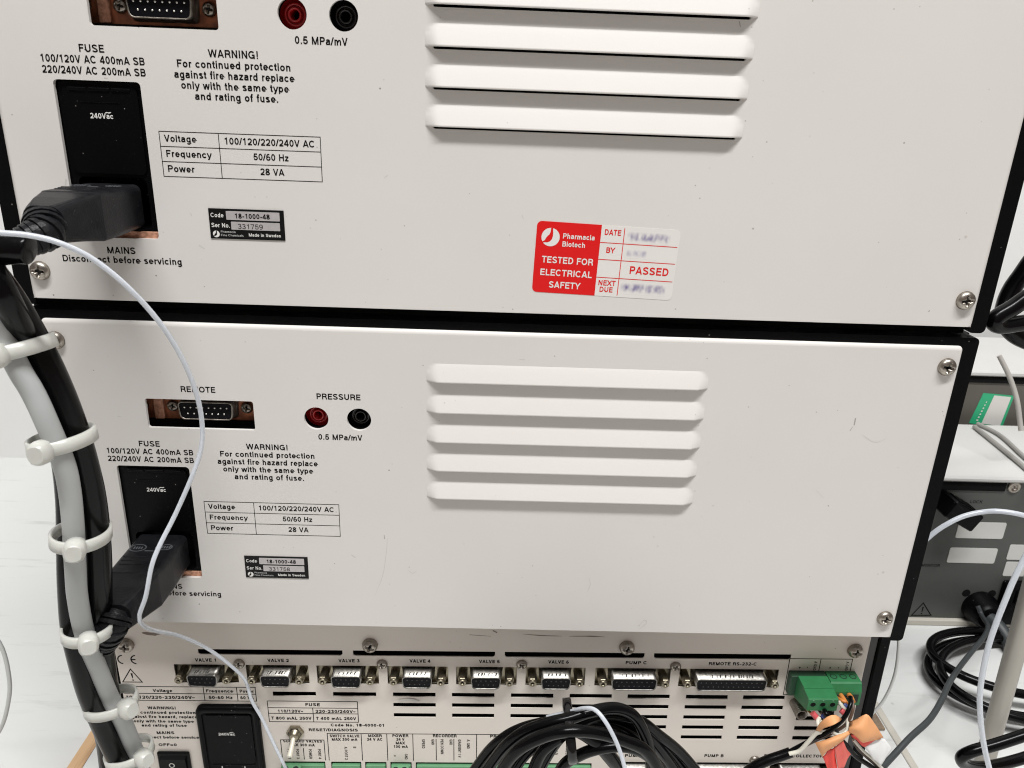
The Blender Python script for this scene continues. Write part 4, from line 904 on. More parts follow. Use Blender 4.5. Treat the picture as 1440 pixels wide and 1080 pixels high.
for i in range(3):
    cx_ = 374.9 + i * 5.2
    mb = MB(); mb.add([(cx_ + 1.9 * math.cos(t * PI / 10), -4.3 + 1.9 * math.sin(t * PI / 10), -156.24) for t in range(20)], [tuple(range(20))]); mb.cm = 1
    mb.add([(cx_ + 1.4 * math.cos(t * PI / 10), -4.3 + 1.4 * math.sin(t * PI / 10), -156.20) for t in range(20)], [tuple(range(20))]); mb.cm = 0
    build('screw_hole', mb, [GDARK, mat('hole_green', (0.02, 0.13, 0.05), 0.5)], p2)
    mb = MB(); mb.box(cx_ - 1.7, -10.75, -167.8, cx_ + 1.7, -10.55, -162.6, 0.05); build('wire_entry', mb, GDARK, p2)

# ------------------------------------------------------------------ mains cords
def mains_plug(parent, cx, cz, y0):
    """moulded connector: body from the panel out to about -33, then a ribbed strain relief"""
    mb = MB(); rings = []
    secs = [(y0, 11.4, 8.6, 2.6, 0), (-8.0, 11.6, 8.8, 3.0, 0), (-18.0, 11.6, 9.0, 3.0, 0), (-30.5, 10.8, 8.9, 1.6, 0.2), (-31.6, 10.6, 8.6, 1.6, 0.2), (-40.0, 9.0, 7.6, 2.4, 0.4), (-47.0, 7.6, 6.8, 3.6, 0.2), (-50.0, 7.0, 6.5, 4.6, 0.0)]
    for y, a, b, r, dz in secs:
        rings.append([(x, y, z) for x, z in rr(cx - a, cz - b + dz, cx + a, cz + b + dz, min(r, b - 0.1), 5)])
    mb.loft(rings, cap=True, smooth=False)
    # slightly raised crease between body and shoulder
    body = build('plug_body', mb, PLUGM, parent)
    mb = MB()
    for k, (yy, w_) in enumerate(((-18.5, 9.0), (-21.5, 8.6), (-24.5, 8.2))):
        mb.box(cx - w_ - 0.5, yy - 0.45, cz + 8.85, cx + w_ - 3.5, yy + 0.45, cz + 9.3, 0.15)
    mb.box(cx - 8.6, -31.0, cz + 8.7, cx + 8.6, -30.4, cz + 9.1, 0.15)
    build('moulded_rib', mb, PLUGM, parent)
    mb = MB()
    for ex, ey, ra, rb in ((-6.0, -11.5, 3.8, 3.0), (6.2, -10.5, 3.0, 2.4)):
        o_ = [(ex + ra * math.cos(t * PI / 12), ey + rb * math.sin(t * PI / 12)) for t in range(24)]
        i_ = [(ex + (ra - .45) * math.cos(t * PI / 12), ey + (rb - .4) * math.sin(t * PI / 12)) for t in range(24)]
        vs = [(cx + a, b, cz + 9.06) for a, b in o_ + i_]; mb.add(vs, [(t, (t + 1) % 24, 24 + (t + 1) % 24, 24 + t) for t in range(24)])
        for q in range(4): mb.box(cx + ex - 1.8 + q * 1.1, ey - 0.9, cz + 8.9, cx + ex - 1.3 + q * 1.1, ey + 0.9, cz + 9.12)
    mb.box(cx - 2.0, -14.0, cz + 8.9, cx + 2.0, -13.6, cz + 9.12)
    build('approval_mark', mb, EMB, parent)
    mb = MB()     # raised characters on the sloping shoulder
    for q in range(4):
        mb.box(cx - 5.6 + q * 2.2, -34.6, cz + 7.8, cx - 4.4 + q * 2.2, -33.9, cz + 8.4)
        mb.box(cx - 5.0 + q * 2.0, -36.9, cz + 7.0, cx - 4.0 + q * 2.0, -36.2, cz + 7.6)
    build('moulded_text', mb, EMB, parent)
def cord(label, root, path, cz, y0=0.8):
    t = thing('power_cord', label, 'power cord', root, group='black mains cords plugged into the pump units')
    inv = Vector(root)
    g = bpy.data.objects.new('connector', None); COL.objects.link(g); g.parent = t; g.location = tuple(-c * MM for c in root)
    mains_plug(g, root[0], cz, y0)
    # strain relief: core with staggered ribs following the cord
    P = catmull([(root[0], -49.0, cz)] + path[:3], 10)
    mb = MB(); mb.tube([(root[0], -47.0, cz)] + path[:3], 6.7, rr=lambda q: 1.0 - 0.36 * min(1, q * 1.15))
    build('strain_relief', mb, PLUGM, g)
    for k in range(7):
        f = 0.05 + 0.125 * k; i = min(int(len(P) * f), len(P) - 2)
        T = (P[i + 1] - P[i]).normalized(); up = Vector((0, 0, 1)); nn = (up - T * up.dot(T)).normalized(); bb = T.cross(nn)
        r0 = 6.7 * (1.0 - 0.36 * min(1, f * 1.15)) + 0.75
        rings = [[tuple(P[i] + T * w + (nn * math.cos(2 * PI * q / 20) + bb * math.sin(2 * PI * q / 20)) * rad) for q in range(20)] for w, rad in ((-0.95, r0 - 1.2), (-0.75, r0), (0.75, r0), (0.95, r0 - 1.2))]
        mb = MB(); mb.loft(rings, cap=False, smooth=False); build('relief_rib', mb, PLUGM, g)
    mb = MB(); mb.tube(path, 3.9); build('sheath', mb, CABLEB, g)
cord('black mains cord plugged into the upper pump unit beside its copper ledge', (35.2, 0, 86.4), PATHS['t_cord'], 86.4)
cord('black mains cord plugged into the lower pump unit, covering its MAINS lettering', (36.0, 0, -75.2), PATHS['m_cord'], -75.2)

# ------------------------------------------------------------------ cables
def cable(name, path, r, m, label, cat, group=None, n=14, sub=8, rr=None):
    P0 = path[len(path) // 2]
    mb = MB(); mb.tube(path, r, n=n, sub=sub, rr=rr)
    return tag(build(name, mb, m, origin=P0), label, cat, group)
cable('cable', PATHS['grey_main'], 3.75, CABLEG, 'thick light grey cable running down the front of the tied bundle', 'cable', 'cables in the tied bundle', n=22)
cable('cable', PATHS['black_right'], 5.3, CABLEB, 'thick black cable on the right side of the tied bundle', 'cable', 'cables in the tied bundle', n=20)
cable('cable', PATHS['black_left'], 4.3, CABLEB, 'thick black cable emerging on the left of the grey one below the middle', 'cable', 'cables in the tied bundle', n=20)
cable('cable', PATHS['stub'], 4.9, CABLEB, 'stubby black cable bend under the strain relief of the upper mains plug', 'cable', n=20, rr=lambda q: math.sqrt(max(0.02, 1 - max(0.0, (q - 0.84) / 0.16) ** 2.2)))
cable('cable', PATHS['thin_black'], 1.5, CABLEB, 'thin black cable hanging behind the bottom of the tied bundle', 'cable')
cable('plastic_tube', PATHS['tube_long'], 0.90, TUBE, 'long clear plastic tube looping down over the two pump units on the left', 'tube', 'clear plastic tubes')
cable('plastic_tube', PATHS['tube_coil'], 0.95, TUBE, 'short clear plastic tube arching over the coiled black cable', 'tube', 'clear plastic tubes')
cable('plastic_tube', PATHS['tube_arc'], 1.6, TUBE, 'clear plastic tube arching across the grey device with pale labels', 'tube', 'clear plastic tubes')
cable('plastic_tube', PATHS['tube_vertical'], 1.35, TUBE, 'clear plastic tube hanging in front of the cream metal tube', 'tube', 'clear plastic tubes')
cable('plastic_tube', PATHS['tube_thin'], 0.9, mat('faint_tubing', (0.62, 0.62, 0.60), 0.3), 'faint thin tube hanging beside the lower right corner of the stack', 'tube', 'clear plastic tubes')
cable('plastic_tube', PATHS['tube_left'], 1.1, mat('milky_tubing', (0.50, 0.51, 0.49), 0.3), 'milky tube curving in from the left edge above the white table', 'tube', 'clear plastic tubes')
cable('plastic_tube', PATHS['tube_upper'], 1.9, mat('grey_tubing', (0.40, 0.38, 0.35), 0.4), 'greyish tube hanging before the device with the green label', 'tube', 'clear plastic tubes')
cable('cable', PATHS['grey_cord'], 1.75, CORDG, 'dark grey cord slanting down from the grey device across the table', 'cable')
cable('cable', PATHS['top_cable_a'], 5.4, CABLEB, 'thick black cable looping in at the right edge beside the upper pump unit', 'cable', 'cables hanging at the right edge', n=18)
cable('cable', PATHS['top_cable_b'], 5.0, CABLEB, 'black cable bent double at the right edge, its bend touching the upper cover', 'cable', 'cables hanging at the right edge', n=18)
cable('cable', PATHS['lead_front'], 3.4, CABLEB, 'thick black lead bent double beside the foot of the cream metal tube', 'cable', n=18)

# coil of black cable in front of the controller, held by a black tie
ck = thing('coiled_cable', 'bunched coil of black cable tied in front of the controller unit', 'cable coil', (230, -30, -200))
for k in range(8):
    p = PATHS['coil%d' % k]; mb = MB(); mb.tube(p, 2.8 if k != 6 else 3.5, n=16, sub=8)
    o = build('cable_turn', mb, CABLEB, ck, origin=(230, -30, -200)); o.location = (0, 0, 0)
def loop_band(center, axis, a, b, width, th, udir=None, n=40):
    """flat strap round an ellipse; udir = direction of the a half-axis"""
    A = Vector(axis).normalized(); U_ = Vector(udir) if udir else Vector((1, 0, 0))
    U_ = (U_ - A * U_.dot(A)).normalized(); V_ = A.cross(U_)
    mb = MB(); c = Vector(center); rings = []
    for i in range(n + 1):
        t = 2 * PI * i / n
        p = c + U_ * a * math.cos(t) + V_ * b * math.sin(t)
        nn = (U_ * math.cos(t) / a + V_ * math.sin(t) / b).normalized()
        w = width / 2
        rings.append([tuple(p - A * w), tuple(p - A * (w - 0.25) + nn * th), tuple(p + A * (w - 0.25) + nn * th), tuple(p + A * w)])
    vs = [p for r in rings for p in r]; fs = []
    for i in range(n):
        for j in range(4): fs.append((i * 4 + j, i * 4 + (j + 1) % 4, (i + 1) * 4 + (j + 1) % 4, (i + 1) * 4 + j))
    mb.add(vs, fs, True); return mb, c, U_, V_, A
def white_tie(c, ax, a, b, w, head, label):
    t = thing('cable_tie', label, 'cable tie', c, group='white cable ties round the bundle')
    mb, cc, U_, V_, A = loop_band(c, ax, a, b, w * 0.88, 1.1, (1, 0.0, 0.0))
    o = build('strap', mb, NYLON, t, origin=c); o.location = (0, 0, 0)
    h = Vector(head); d = (h - cc); rad = (d - A * d.dot(A)).normalized(); tn = A.cross(rad)
    th_ = math.atan2(rad.dot(V_) / b, rad.dot(U_) / a); h = cc + U_ * (a * math.cos(th_)) + V_ * (b * math.sin(th_)) + rad * 1.4
    mb = MB(); rings = []
    for k, (q, f) in enumerate(((-3.6, .72), (-2.6, .98), (0, 1.06), (2.6, 1.0), (3.8, .74))):
        ring = []
        for i in range(16):
            an = 2 * PI * i / 16; ca, sa = math.cos(an), math.sin(an)
            sq = 1.0 / max(abs(ca), abs(sa)) ** 0.26
            ring.append(tuple(h + rad * q + (A * ca * 4.1 + tn * sa * 3.7) * sq * f))
        rings.append(ring)
    mb.loft(rings); o = build('head', mb, NYLON, t, origin=c); o.location = (0, 0, 0)
white_tie((25.6, -63.0, 45.9), (0.24, -0.10, -0.97), 11.6, 12.4, 6.0, (27.5, -76.0, 46.5), 'white cable tie highest on the bundle, half cut by the left edge')
white_tie((34.7, -61.0, 10.9), (0.15, -0.10, -0.99), 9.9, 12.2, 6.0, (35.0, -73.0, 10.2), 'white cable tie round the bundle beside the REMOTE socket height, second from the top')
white_tie((34.5, -60.0, -29.5), (-0.07, -0.10, -1.00), 9.2, 11.2, 5.6, (38.9, -73.0, -27.1), 'white cable tie with a big blob-like head just above the lower mains cord')
white_tie((28.0, -56.0, -76.5), (0.00, -0.10, -1.00), 8.8, 9.6, 5.4, (33.0, -66.0, -79.5), 'white cable tie whose head faces forward level with the bottom edge of the lower pump')
white_tie((26.3, -47.0, -122.6), (0.15, -0.10, -0.99), 10.4, 9.4, 5.2, (39.3, -54.0, -113.5), 'white cable tie with a square head left of the printed fuse warning')
white_tie((26.4, -40.0, -158.2), (0.19, -0.10, -0.98), 9.8, 9.2, 5.2, (40.9, -49.0, -143.7), 'lowest white cable tie, its square head over the rocker switch')
# black tie round the coil
mb, c, U_, V_, A = loop_band((230.4, -39.0, -141.5), (1.0, 0.0, 0.12), 10.8, 15.5, 4.2, 1.0, (0, 0, 1))
tag(build('cable_tie', mb, mat('black_nylon', (0.004, 0.004, 0.0045), 0.15), origin=tuple(c)), 'black cable tie round the top of the coiled black cable', 'cable tie')

# ------------------------------------------------------------------ wires and tape flags at the green plugs
def wire(k, r, m, label, cat='wire'): return cable('wire', PATHS[k], r, m, label, cat, 'wires at the green plugs', n=10)
cable('cable', PATHS['wire_black_jacket'], 2.7, CABLEB, 'black sleeved cable end from which the coloured wires fan out', 'cable')
wire('wire_black', 1.15, CABLEB, 'black wire curving up into the smaller green plug')
wire('wire_brown', 0.8, WIREBR, 'brown wire beside the black one rising to the smaller green plug')
wire('wire_white', 1.05, WIREW, 'cream wire running from the black sleeve under the orange tape loop')
wire('wire_white_b', 0.95, WIREW, 'short white wire with a red ferrule below the smaller green plug')
wire('wire_low_black', 1.3, CABLEB, 'black wire running down right past the red tape')
wire('wire_low_brown', 0.8, WIREBR, 'brown wire beside the black one going down right')
wire('wire_low_white', 0.8, WIREW, 'cream wire going down right by the white tape flag')
def wq(pts, r, m, label, group='wires at the green plugs'):
    mb = MB(); mb.tube(pts, r, n=10, sub=6); return tag(build('wire', mb, m, origin=pts[0]), label, 'wire', group)
wq([(359.9, 0.0, -162.5), (361.0, -3.0, -162.4), (362.1, -6.0, -163.0)], 0.70, mat("yellow_brown_wire", (0.25, 0.17, 0.04), 0.5), 'thin yellow-brown wire at the left end of the big green plug')
wq([(360.8, -5.0, -160.5), (362.6, -6.0, -162.2), (363.6, -7.0, -163.2)], 1.50, FERR, 'red ferrule hanging below the big green plug')
wq([(363.5, -7.0, -162.4), (365.2, -8.0, -164.1), (366.6, -9.0, -165.5)], 0.90, WIREW, 'white wire leaving the red ferrule under the big green plug')
wq([(365.1, 0.0, -161.6), (366.2, -3.0, -161.9), (367.5, -5.0, -163.1)], 0.80, WIREBR, 'brown wire under the middle of the big green plug')
wq([(367.9, 0.0, -161.5), (368.7, -3.0, -161.8), (369.7, -5.0, -163.0)], 0.80, mat("tan_wire", (0.33, 0.27, 0.15), 0.5), 'tan wire under the big green plug')
wq([(365.8, -6.0, -161.4), (367.9, -6.0, -162.5), (369.3, -6.0, -163.2)], 1.10, FERB, 'blue ferrule by the tape loop under the big green plug')
wq([(370.1, 0.0, -161.1), (370.7, -3.0, -161.0), (372.1, -5.0, -163.0)], 1.20, CABLEB, 'short black wire at the right end of the big green plug')
wq([(379.6, 6.0, -158.1), (379.3, 2.0, -157.2), (379.2, -2.0, -157.0)], 1.25, WIREO, 'orange wire in the middle entry of the smaller green plug')
wq([(384.0, 6.0, -158.0), (383.2, 2.0, -156.3), (382.3, -2.0, -155.4)], 1.35, WIREO, 'orange wire in the right-hand entry of the smaller green plug')
wq([(377.3, 4.0, -158.7), (377.0, 0.0, -156.2), (378.9, -2.0, -155.9)], 0.90, WIREO, 'orange wire bending at the left entry of the smaller green plug')
wq([(376.7, 2.0, -158.4), (376.8, -2.0, -157.9), (377.5, -5.0, -158.2)], 1.10, WIREW, 'white wire dropping from the left entry of the smaller green plug')
wq([(377.9, -2.0, -157.1), (378.9, -3.0, -157.7), (380.4, -3.0, -159.2)], 1.20, FERB, 'blue ferrule below the smaller green plug')
wq([(374.7, -6.0, -157.3), (376.0, -7.0, -158.2), (377.0, -8.0, -159.2)], 1.50, FERR, 'red ferrule below the smaller green plug')
def patch(name, rows, m, label, cat='tape flag', th=0.25, nx=10, ny=10, ripple=0.5):
    """bent strip of tape through a grid of control points, with real thickness"""
    R_ = [catmull(r, max(1, nx // (len(r) - 1))) for r in rows]
    G = []
    for i in range(len(R_[0])):
        G.append(catmull([r[i] for r in R_], max(1, ny // (len(rows) - 1))) if len(rows) > 1 else [R_[0][i]])
    a, b = len(G), len(G[0]); mb = MB(); vs = []
    for s in (0, 1):
        for i in range(a):
            for j in range(b):
                p = G[i][j]; vs.append((p.x, p.y + s * th - ripple * math.sin(i * 0.9 + j * 0.35) * 0.5, p.z))
    fs = []
    for s in (0, 1):
        for i in range(a - 1):
            for j in range(b - 1): o = s * a * b; fs.append((o + i * b + j, o + (i + 1) * b + j, o + (i + 1) * b + j + 1, o + i * b + j + 1))
    def edge(l):
        for p, q in zip(l[:-1], l[1:]): fs.append((p, q, q + a * b, p + a * b))
    edge([i * b for i in range(a)]); edge([i * b + b - 1 for i in range(a)]); edge(list(range(b))); edge([(a - 1) * b + j for j in range(b)])
    mb.add(vs, fs, True)
    p0 = G[0][0]
    return tag(build(name, mb, m, origin=tuple(p0)), label, cat, 'tape flags on the wires')
patch('tape_flag', [[(360.6, -12.0, -165.4), (360.1, -15.0, -157.5), (362.2, -17.0, -151.9), (366.2, -17.0, -150.6), (371.3, -14.0, -155.3)], [(361.2, -16.0, -161.8), (360.9, -19.0, -157.2), (362.4, -21.0, -153.5), (365.3, -21.0, -151.5), (369.2, -17.0, -154.6)]], ORANGE, 'orange tape looped over the wires just below the big green plug', ripple=0.6)
patch('tape_flag', [[(379.0, -9.0, -162.1), (382.1, -10.0, -158.3), (384.8, -12.0, -154.4), (388.1, -12.0, -157.3), (393.6, -12.0, -164.7), (396.6, -12.0, -169.1)], [(377.3, -12.0, -162.7), (379.8, -15.0, -160.5), (383.1, -16.0, -161.3), (387.3, -15.0, -164.6), (392.0, -13.0, -168.0), (395.9, -12.0, -169.9)], [(377.1, -13.0, -165.2), (379.4, -14.0, -165.7), (382.0, -15.0, -167.4), (384.6, -15.0, -169.7), (388.9, -14.0, -170.2), (395.4, -12.0, -170.3)]], ORANGE, 'large orange tape flag sticking out to the right over the table', ripple=0.8)
patch('tape_flag', [[(360.7, -14.0, -171.5), (364.7, -15.0, -168.2), (369.2, -15.0, -166.1), (373.8, -14.0, -165.5), (378.4, -12.0, -164.2)], [(362.9, -15.0, -175.3), (365.5, -17.0, -170.0), (369.8, -17.0, -166.8), (374.1, -15.0, -166.0), (379.2, -12.0, -166.5)], [(365.6, -15.0, -180.0), (366.8, -16.0, -175.3), (369.8, -16.0, -171.3), (374.6, -14.0, -169.7), (379.3, -12.0, -167.3)]], ORANGE, 'orange tape strip twisting across to the left above the red flags', ripple=0.8)
patch('tape_flag', [[(366.7, -13.0, -181.6), (368.5, -14.0, -176.6), (371.1, -14.0, -174.1)], [(369.1, -13.0, -186.4), (370.9, -14.0, -183.3), (373.4, -14.0, -181.6)], [(371.7, -13.0, -192.4), (373.5, -14.0, -190.5), (375.9, -14.0, -190.0)]], REDT, 'bright red tape flag hanging lowest below the orange strip', ripple=0.9)
patch('tape_flag', [[(370.9, -14.0, -174.0), (374.0, -13.0, -172.3), (376.1, -12.0, -171.7)], [(373.4, -14.0, -181.6), (377.3, -13.0, -181.8), (379.6, -12.0, -178.0)], [(376.3, -14.0, -190.4), (379.1, -13.0, -188.2), (381.9, -12.0, -180.7)]], PINKT, 'faded red tape flag folded beside the bright red one', ripple=0.9)
patch('tape_flag', [[(380.6, -10.0, -169.7), (382.8, -11.0, -168.5), (386.0, -12.0, -171.5), (389.8, -12.0, -170.6), (392.8, -12.0, -169.9)], [(382.2, -9.0, -172.4), (384.5, -10.0, -173.5), (386.6, -11.0, -175.3), (389.0, -11.0, -176.4), (392.2, -11.0, -174.0)]], REDT, 'red tape edge showing under the large orange flag', ripple=0.6)
patch('tape_flag', [[(388.7, -11.0, -176.8), (391.0, -11.0, -174.0), (394.1, -11.0, -171.1), (398.2, -11.0, -171.0)], [(391.6, -11.0, -180.3), (394.7, -12.0, -179.2), (398.1, -12.0, -177.6), (401.1, -11.0, -174.5)], [(395.1, -11.0, -185.1), (397.4, -12.0, -186.4), (399.4, -12.0, -187.2), (403.6, -11.0, -177.7)]], WTAPE, 'white tape flag below the large orange one', ripple=0.8)

# ------------------------------------------------------------------ table, board, wall
def struct(name, mb, m, origin=(0, 0, 0)):
    o = build(name, mb, m, origin=origin); o['kind'] = 'structure'; return o
mb = MB(); mb.box(-1400, -700, -300, 1800, 473, -266.5); struct('table_top', mb, TABLE)
mb = MB(); mb.box(-2000, 473, -700, 2600, 500, 1600); struct('wall', mb, WALL)
mb = MB(); mb.box(-3000, -2500, -1010, 3200, 473, -1000); struct('floor', mb, mat('floor_vinyl', (0.35, 0.34, 0.32), 0.5, var=(2, 0.1)))
bd = thing('base_board', 'white board with plywood edging under the stack of units', 'board', (200, 60, -266.5))
def rel(o, org): o.location = tuple(-c * MM for c in org)
def part(name, mb, m, root, org, label=None):
    o = build(name, mb, m, root, label=label); o.location = tuple(-c * MM for c in org); return o
O_ = (200, 60, -266.5)
mb = MB(); mb.box(-55, -200, -266.4, 466, 200, -262.0, 0.3); part('board_panel', mb, TABLE, bd, O_)
mb = MB(); mb.add([(-66, -200 + 0, -262.1), (-55.2, -200, -262.1), (-55.2, 92, -262.1), (-64, 92, -262.1), (-66, -200, -266.4), (-55.2, -200, -266.4), (-55.2, 92, -266.4), (-64, 92, -266.4)], [(0, 1, 2, 3), (0, 4, 5, 1), (3, 2, 6, 7), (0, 3, 7, 4), (1, 5, 6, 2)]); part('plywood_edging', mb, WOOD, bd, O_)
mb = MB(); mb.box(466.2, -200, -266.4, 471.5, 132, -261.6, 0.5); part('cream_edging', mb, CREAM, bd, O_)
mb = MB(); mb.box(448, 88, -261.9, 464, 112, -259.9, 0.4); tag(build('cork_pad', mb, mat('cork', (0.30, 0.22, 0.15), 0.8, var=(400, 0.5)), origin=(456, 100, -261)), 'small brown cork pad on the board edge beside the stack', 'pad')

# ------------------------------------------------------------------ devices behind the stack
d2 = thing('bench_device', 'low dark grey device with white lid and pale blank labels, behind the stack', 'lab device', (700, 260, -266.5)); O2 = (700, 260, -266.5)
def P2(name, mb, m, label=None): return part(name, mb, m, d2, O2, label)
mb = MB(); mb.box(500, 212, -262, 900, 312, -133.2, 0.5); P2('housing', mb, DEVF)
mb = MB(); mb.box(496, 208.5, -133.0, 904, 316, -128.2, 1.6); P2('lid', mb, DEVT)
mb = MB(); mb.box(500, 208.5, -266.4, 900, 214, -261.0, 0.6); P2('bottom_bezel', mb, CREAM)
mb = MB(); mb.box(510, 210.8, -141.2, 592, 211.9, -133.4, 0.4); P2('vent_strip', mb, INNER)
for x0, z0, x1, z1 in ((563, -184, 601.5, -169.3), (561.5, -207, 600.5, -193), (609.5, -203, 640, -189), (610.5, -218.5, 640, -205)):
    mb = MB(); mb.plate(rr(x0, z0, x1, z1, 1.4, 4), [], 211.6, 211.98); P2('blank_label', mb, LABP)
mb = MB(); mb.lathe([(5.2, 0), (5.2, -1.0), (4.4, -1.6), (2.4, -1.7), (2.2, -0.6), (1.0, -0.5), (0.2, -1.2)], (598.5, 212, -137.2), n=24); P2('lid_screw', mb, STEEL)
for x in (585, 606.5):
    mb = MB(); mb.plate(circ(x, -236, 3.4, 20), [], 211.85, 211.98, back=False); P2('mounting_hole', mb, INNER)
mb = MB()   # black connector block pushed in at an angle
cs_, sn_ = math.cos(-0.5), math.sin(-0.5)
b0 = MB(); b0.box(-14, -22, -7.5, 14, 0, 7.5, 1.2)
for k in range(4): b0.box(-9 + k * 5.4, -19, 7.4, -6.4 + k * 5.4, -4, 8.3, 0.2)
mb.add([(551 + x * cs_ - z * sn_, 212 + y, -153 + x * sn_ + z * cs_) for x, y, z in b0.v], b0.f)
c2 = build('connector_block', mb, PLAST, origin=(551, 212, -153)); tag(c2, 'black connector pushed into the grey device under its lid', 'connector')
mb = MB(); letters(mb, 'LOCK', 567.5, 577.5, -152.5, 2.6, y=211.93, weight=.18); letters(mb, 'MONITOR', 542, 557, -211.5, 2.6, y=211.93, weight=.18); P2('lettering', mb, INK)
mb = MB()
t_ = [(543.5, -259.5), (561.5, -259.0), (551.5, -245.8)]; cx_, cz_ = 552.2, -254.8
mb.plate(t_, [[(cx_ + (x - cx_) * 0.82, cz_ + (z - cz_) * 0.82) for x, z in t_]], 211.9, 212, wall=False, back=False); mb.plate([(551.6, -250.5), (551.9, -255.5), (552.7, -255.5), (552.9, -250.5)], [], 211.9, 212, wall=False, back=False)
mb.plate(circ(552.3, -257.0, 0.7, 10), [], 211.9, 212, wall=False, back=False); P2('warning_triangle', mb, INK)
mb = MB(); mb.box(612, 205, -262, 660, 211.9, -222, 1.0)
for k in range(5): mb.box(614 + k * 7, 203.5, -240, 619 + k * 7, 205.2, -228, 0.4)
P2('black_connector_panel', mb, PLAST)
rp_ = thing('cord_grip', 'round black cord grip screwed into the grey device, near its lower edge', 'cord grip', (598, 212, -248))
mb = MB(); mb.lathe([(14, 0), (14, -5), (12.5, -7), (12, -14), (9.5, -17)], (0, 0, 0), n=24, cap=True); build('grip_nut', mb, PLAST, rp_)
mb = MB(); mb.tube([(0, -16, 0), (3, -24, -2), (6, -32, -7), (8, -38, -14)], 5.2); build('bend_relief', mb, CORDG, rp_)
d1 = thing('bench_device', 'farther brown-grey device with white lid and green-edged label', 'lab device', (760, 380, -266.5)); O1 = (760, 380, -266.5)
def P1(name, mb, m, label=None): return part(name, mb, m, d1, O1, label)
mb = MB(); mb.box(570, 330, -266, 940, 436, -86.5, 0.5); P1('housing', mb, DEVF1)
mb = MB(); mb.box(566, 326, -86.0, 944, 440, -81.4, 1.2); P1('lid', mb, DEVT)
mb = MB(); mb.box(572, 328.6, -93.0, 938, 329.9, -86.4, 0.3); P1('black_strip', mb, INNER)
g = MB(); g.add([(636, 329.7, -103), (665, 329.7, -104.8), (662, 329.7, -137.0), (630, 329.7, -133)], [(0, 1, 2, 3)])
gl = P1('green_label', g, GLAB)
mb = MB(); mb.add([(646.5, 329.5, -105), (662.5, 329.5, -106.2), (659.5, 329.5, -134.8), (641.5, 329.5, -133)], [(0, 1, 2, 3)]); build('label_field', mb, WHS, gl)
mb = MB()
for k in range(7): mb.add([(635.5 + 5.2 - k * 0.75, 329.45, -111 - k * 3.0), (641.5 - k * 0.6, 329.45, -111.2 - k * 3.0), (641.2 - k * 0.6, 329.45, -112.6 - k * 3.0), (640.3 - k * 0.75, 329.45, -112.4 - k * 3.0)], [(0, 1, 2, 3)])
build('label_print', mb, WINK, gl)
# two grey leads lying on the near device
cable('cable', [(619, 305, -126.0), (616, 268, -126.0), (612, 225, -126.0), (609, 208, -127.5), (607, 196, -136)], 1.9, mat('grey_lead', (0.30, 0.29, 0.27), 0.4), 'grey flat-lying lead on the white lid, nearer of the two', 'cable', 'grey leads on the lid')
cable('cable', [(626, 312, -126.0), (631, 286, -126.0), (624, 242, -126.0), (622, 212, -126.2), (621, 198, -134)], 1.7, MATS['grey_lead'], 'grey lead on the white lid lying behind the other one', 'cable', 'grey leads on the lid')

# coil of black lead on the table at the right
cl = thing('coiled_lead', 'loose coil of shiny black mains lead lying on the table at the right', 'cable coil', (590, 145, -262))
def ell(cx, cy, a, b, rot, t0, t1, z, n=26, lift=0.0):
    out = []
    for i in range(n + 1):
        t = t0 + (t1 - t0) * i / n; x = a * math.cos(t); y = b * math.sin(t)
        out.append((cx + x * math.cos(rot) - y * math.sin(rot) - 590, cy + x * math.sin(rot) + y * math.cos(rot) - 145, z + lift * math.sin(t * 0.5) ** 2 + 262))
    return out
for k, (cx_, cy_, a, b, r_, t0, t1, z, lf) in enumerate(((588, 141, 66, 42, 0.10, 0.0, 2 * PI, -261.5, 4), (592, 148, 64, 36, -0.05, 0.3, 2 * PI + 0.3, -255.5, 6), (600, 134, 78, 46, 0.2, 0.8, 2 * PI + 0.2, -259.5, 10))):
    mb = MB(); mb.tube(ell(cx_, cy_, a, b, r_, t0, t1, z, lift=lf), 3.3, n=14, sub=3); build('lead_turn', mb, CABLEB, cl)
# cream metal tube
mb = MB(); mb.tube([(509.5, 60.0, -107.8), (515.9, 60.0, -273.1)], 5.6, n=28, sub=2)
tag(build('metal_tube', mb, STEELT, origin=(515.9, 60.0, -273.1)), 'slanting cream-painted metal tube at the lower right edge', 'metal tube')

# ------------------------------------------------------------------ wear on the panels
SCUFF = mat('scuff_grey', (0.36, 0.34, 0.315), 0.6); SCUFFP = mat('scuff_pale', (0.56, 0.54, 0.51), 0.6); CHIP = mat('paint_chip', (0.42, 0.39, 0.35), 0.6); GRIME = mat('grime', (0.20, 0.16, 0.13), 0.8)
def scuff(root, pts, t, m, y=-0.04):
    P_ = catmull([(p[0], 0, p[1]) for p in pts], 4) if len(pts) > 2 else [Vector((p[0], 0, p[1])) for p in pts]
    mb = MB(); n = len(P_); vs = []
    for i, p in enumerate(P_):
        d = (P_[min(i + 1, n - 1)] - P_[max(i - 1, 0)]).normalized(); q = Vector((-d.z, 0, d.x)); w = t * (0.25 + 0.75 * math.sin(PI * (i + 0.3) / (n - 0.4))) * random.uniform(0.7, 1.2) / 2
        vs += [tuple(p + q * w + Vector((0, y, 0))), tuple(p - q * w + Vector((0, y, 0)))]
    mb.add(vs, [(2 * i, 2 * i + 2, 2 * i + 3, 2 * i + 1) for i in range(n - 1)]); build('scuff_mark', mb, m, root)
random.seed(11)
scuff(lower, [(142.3, -64.8), (141.4, -74.2), (139.5, -86.3), (135.4, -97.8)], 0.35, SCUFFP)
scuff(lower, [(354.0, 3.2), (354.0, -0.3)], 0.80, SCUFF)
scuff(lower, [(353.5, -1.0), (352.6, -3.2)], 0.40, SCUFF)
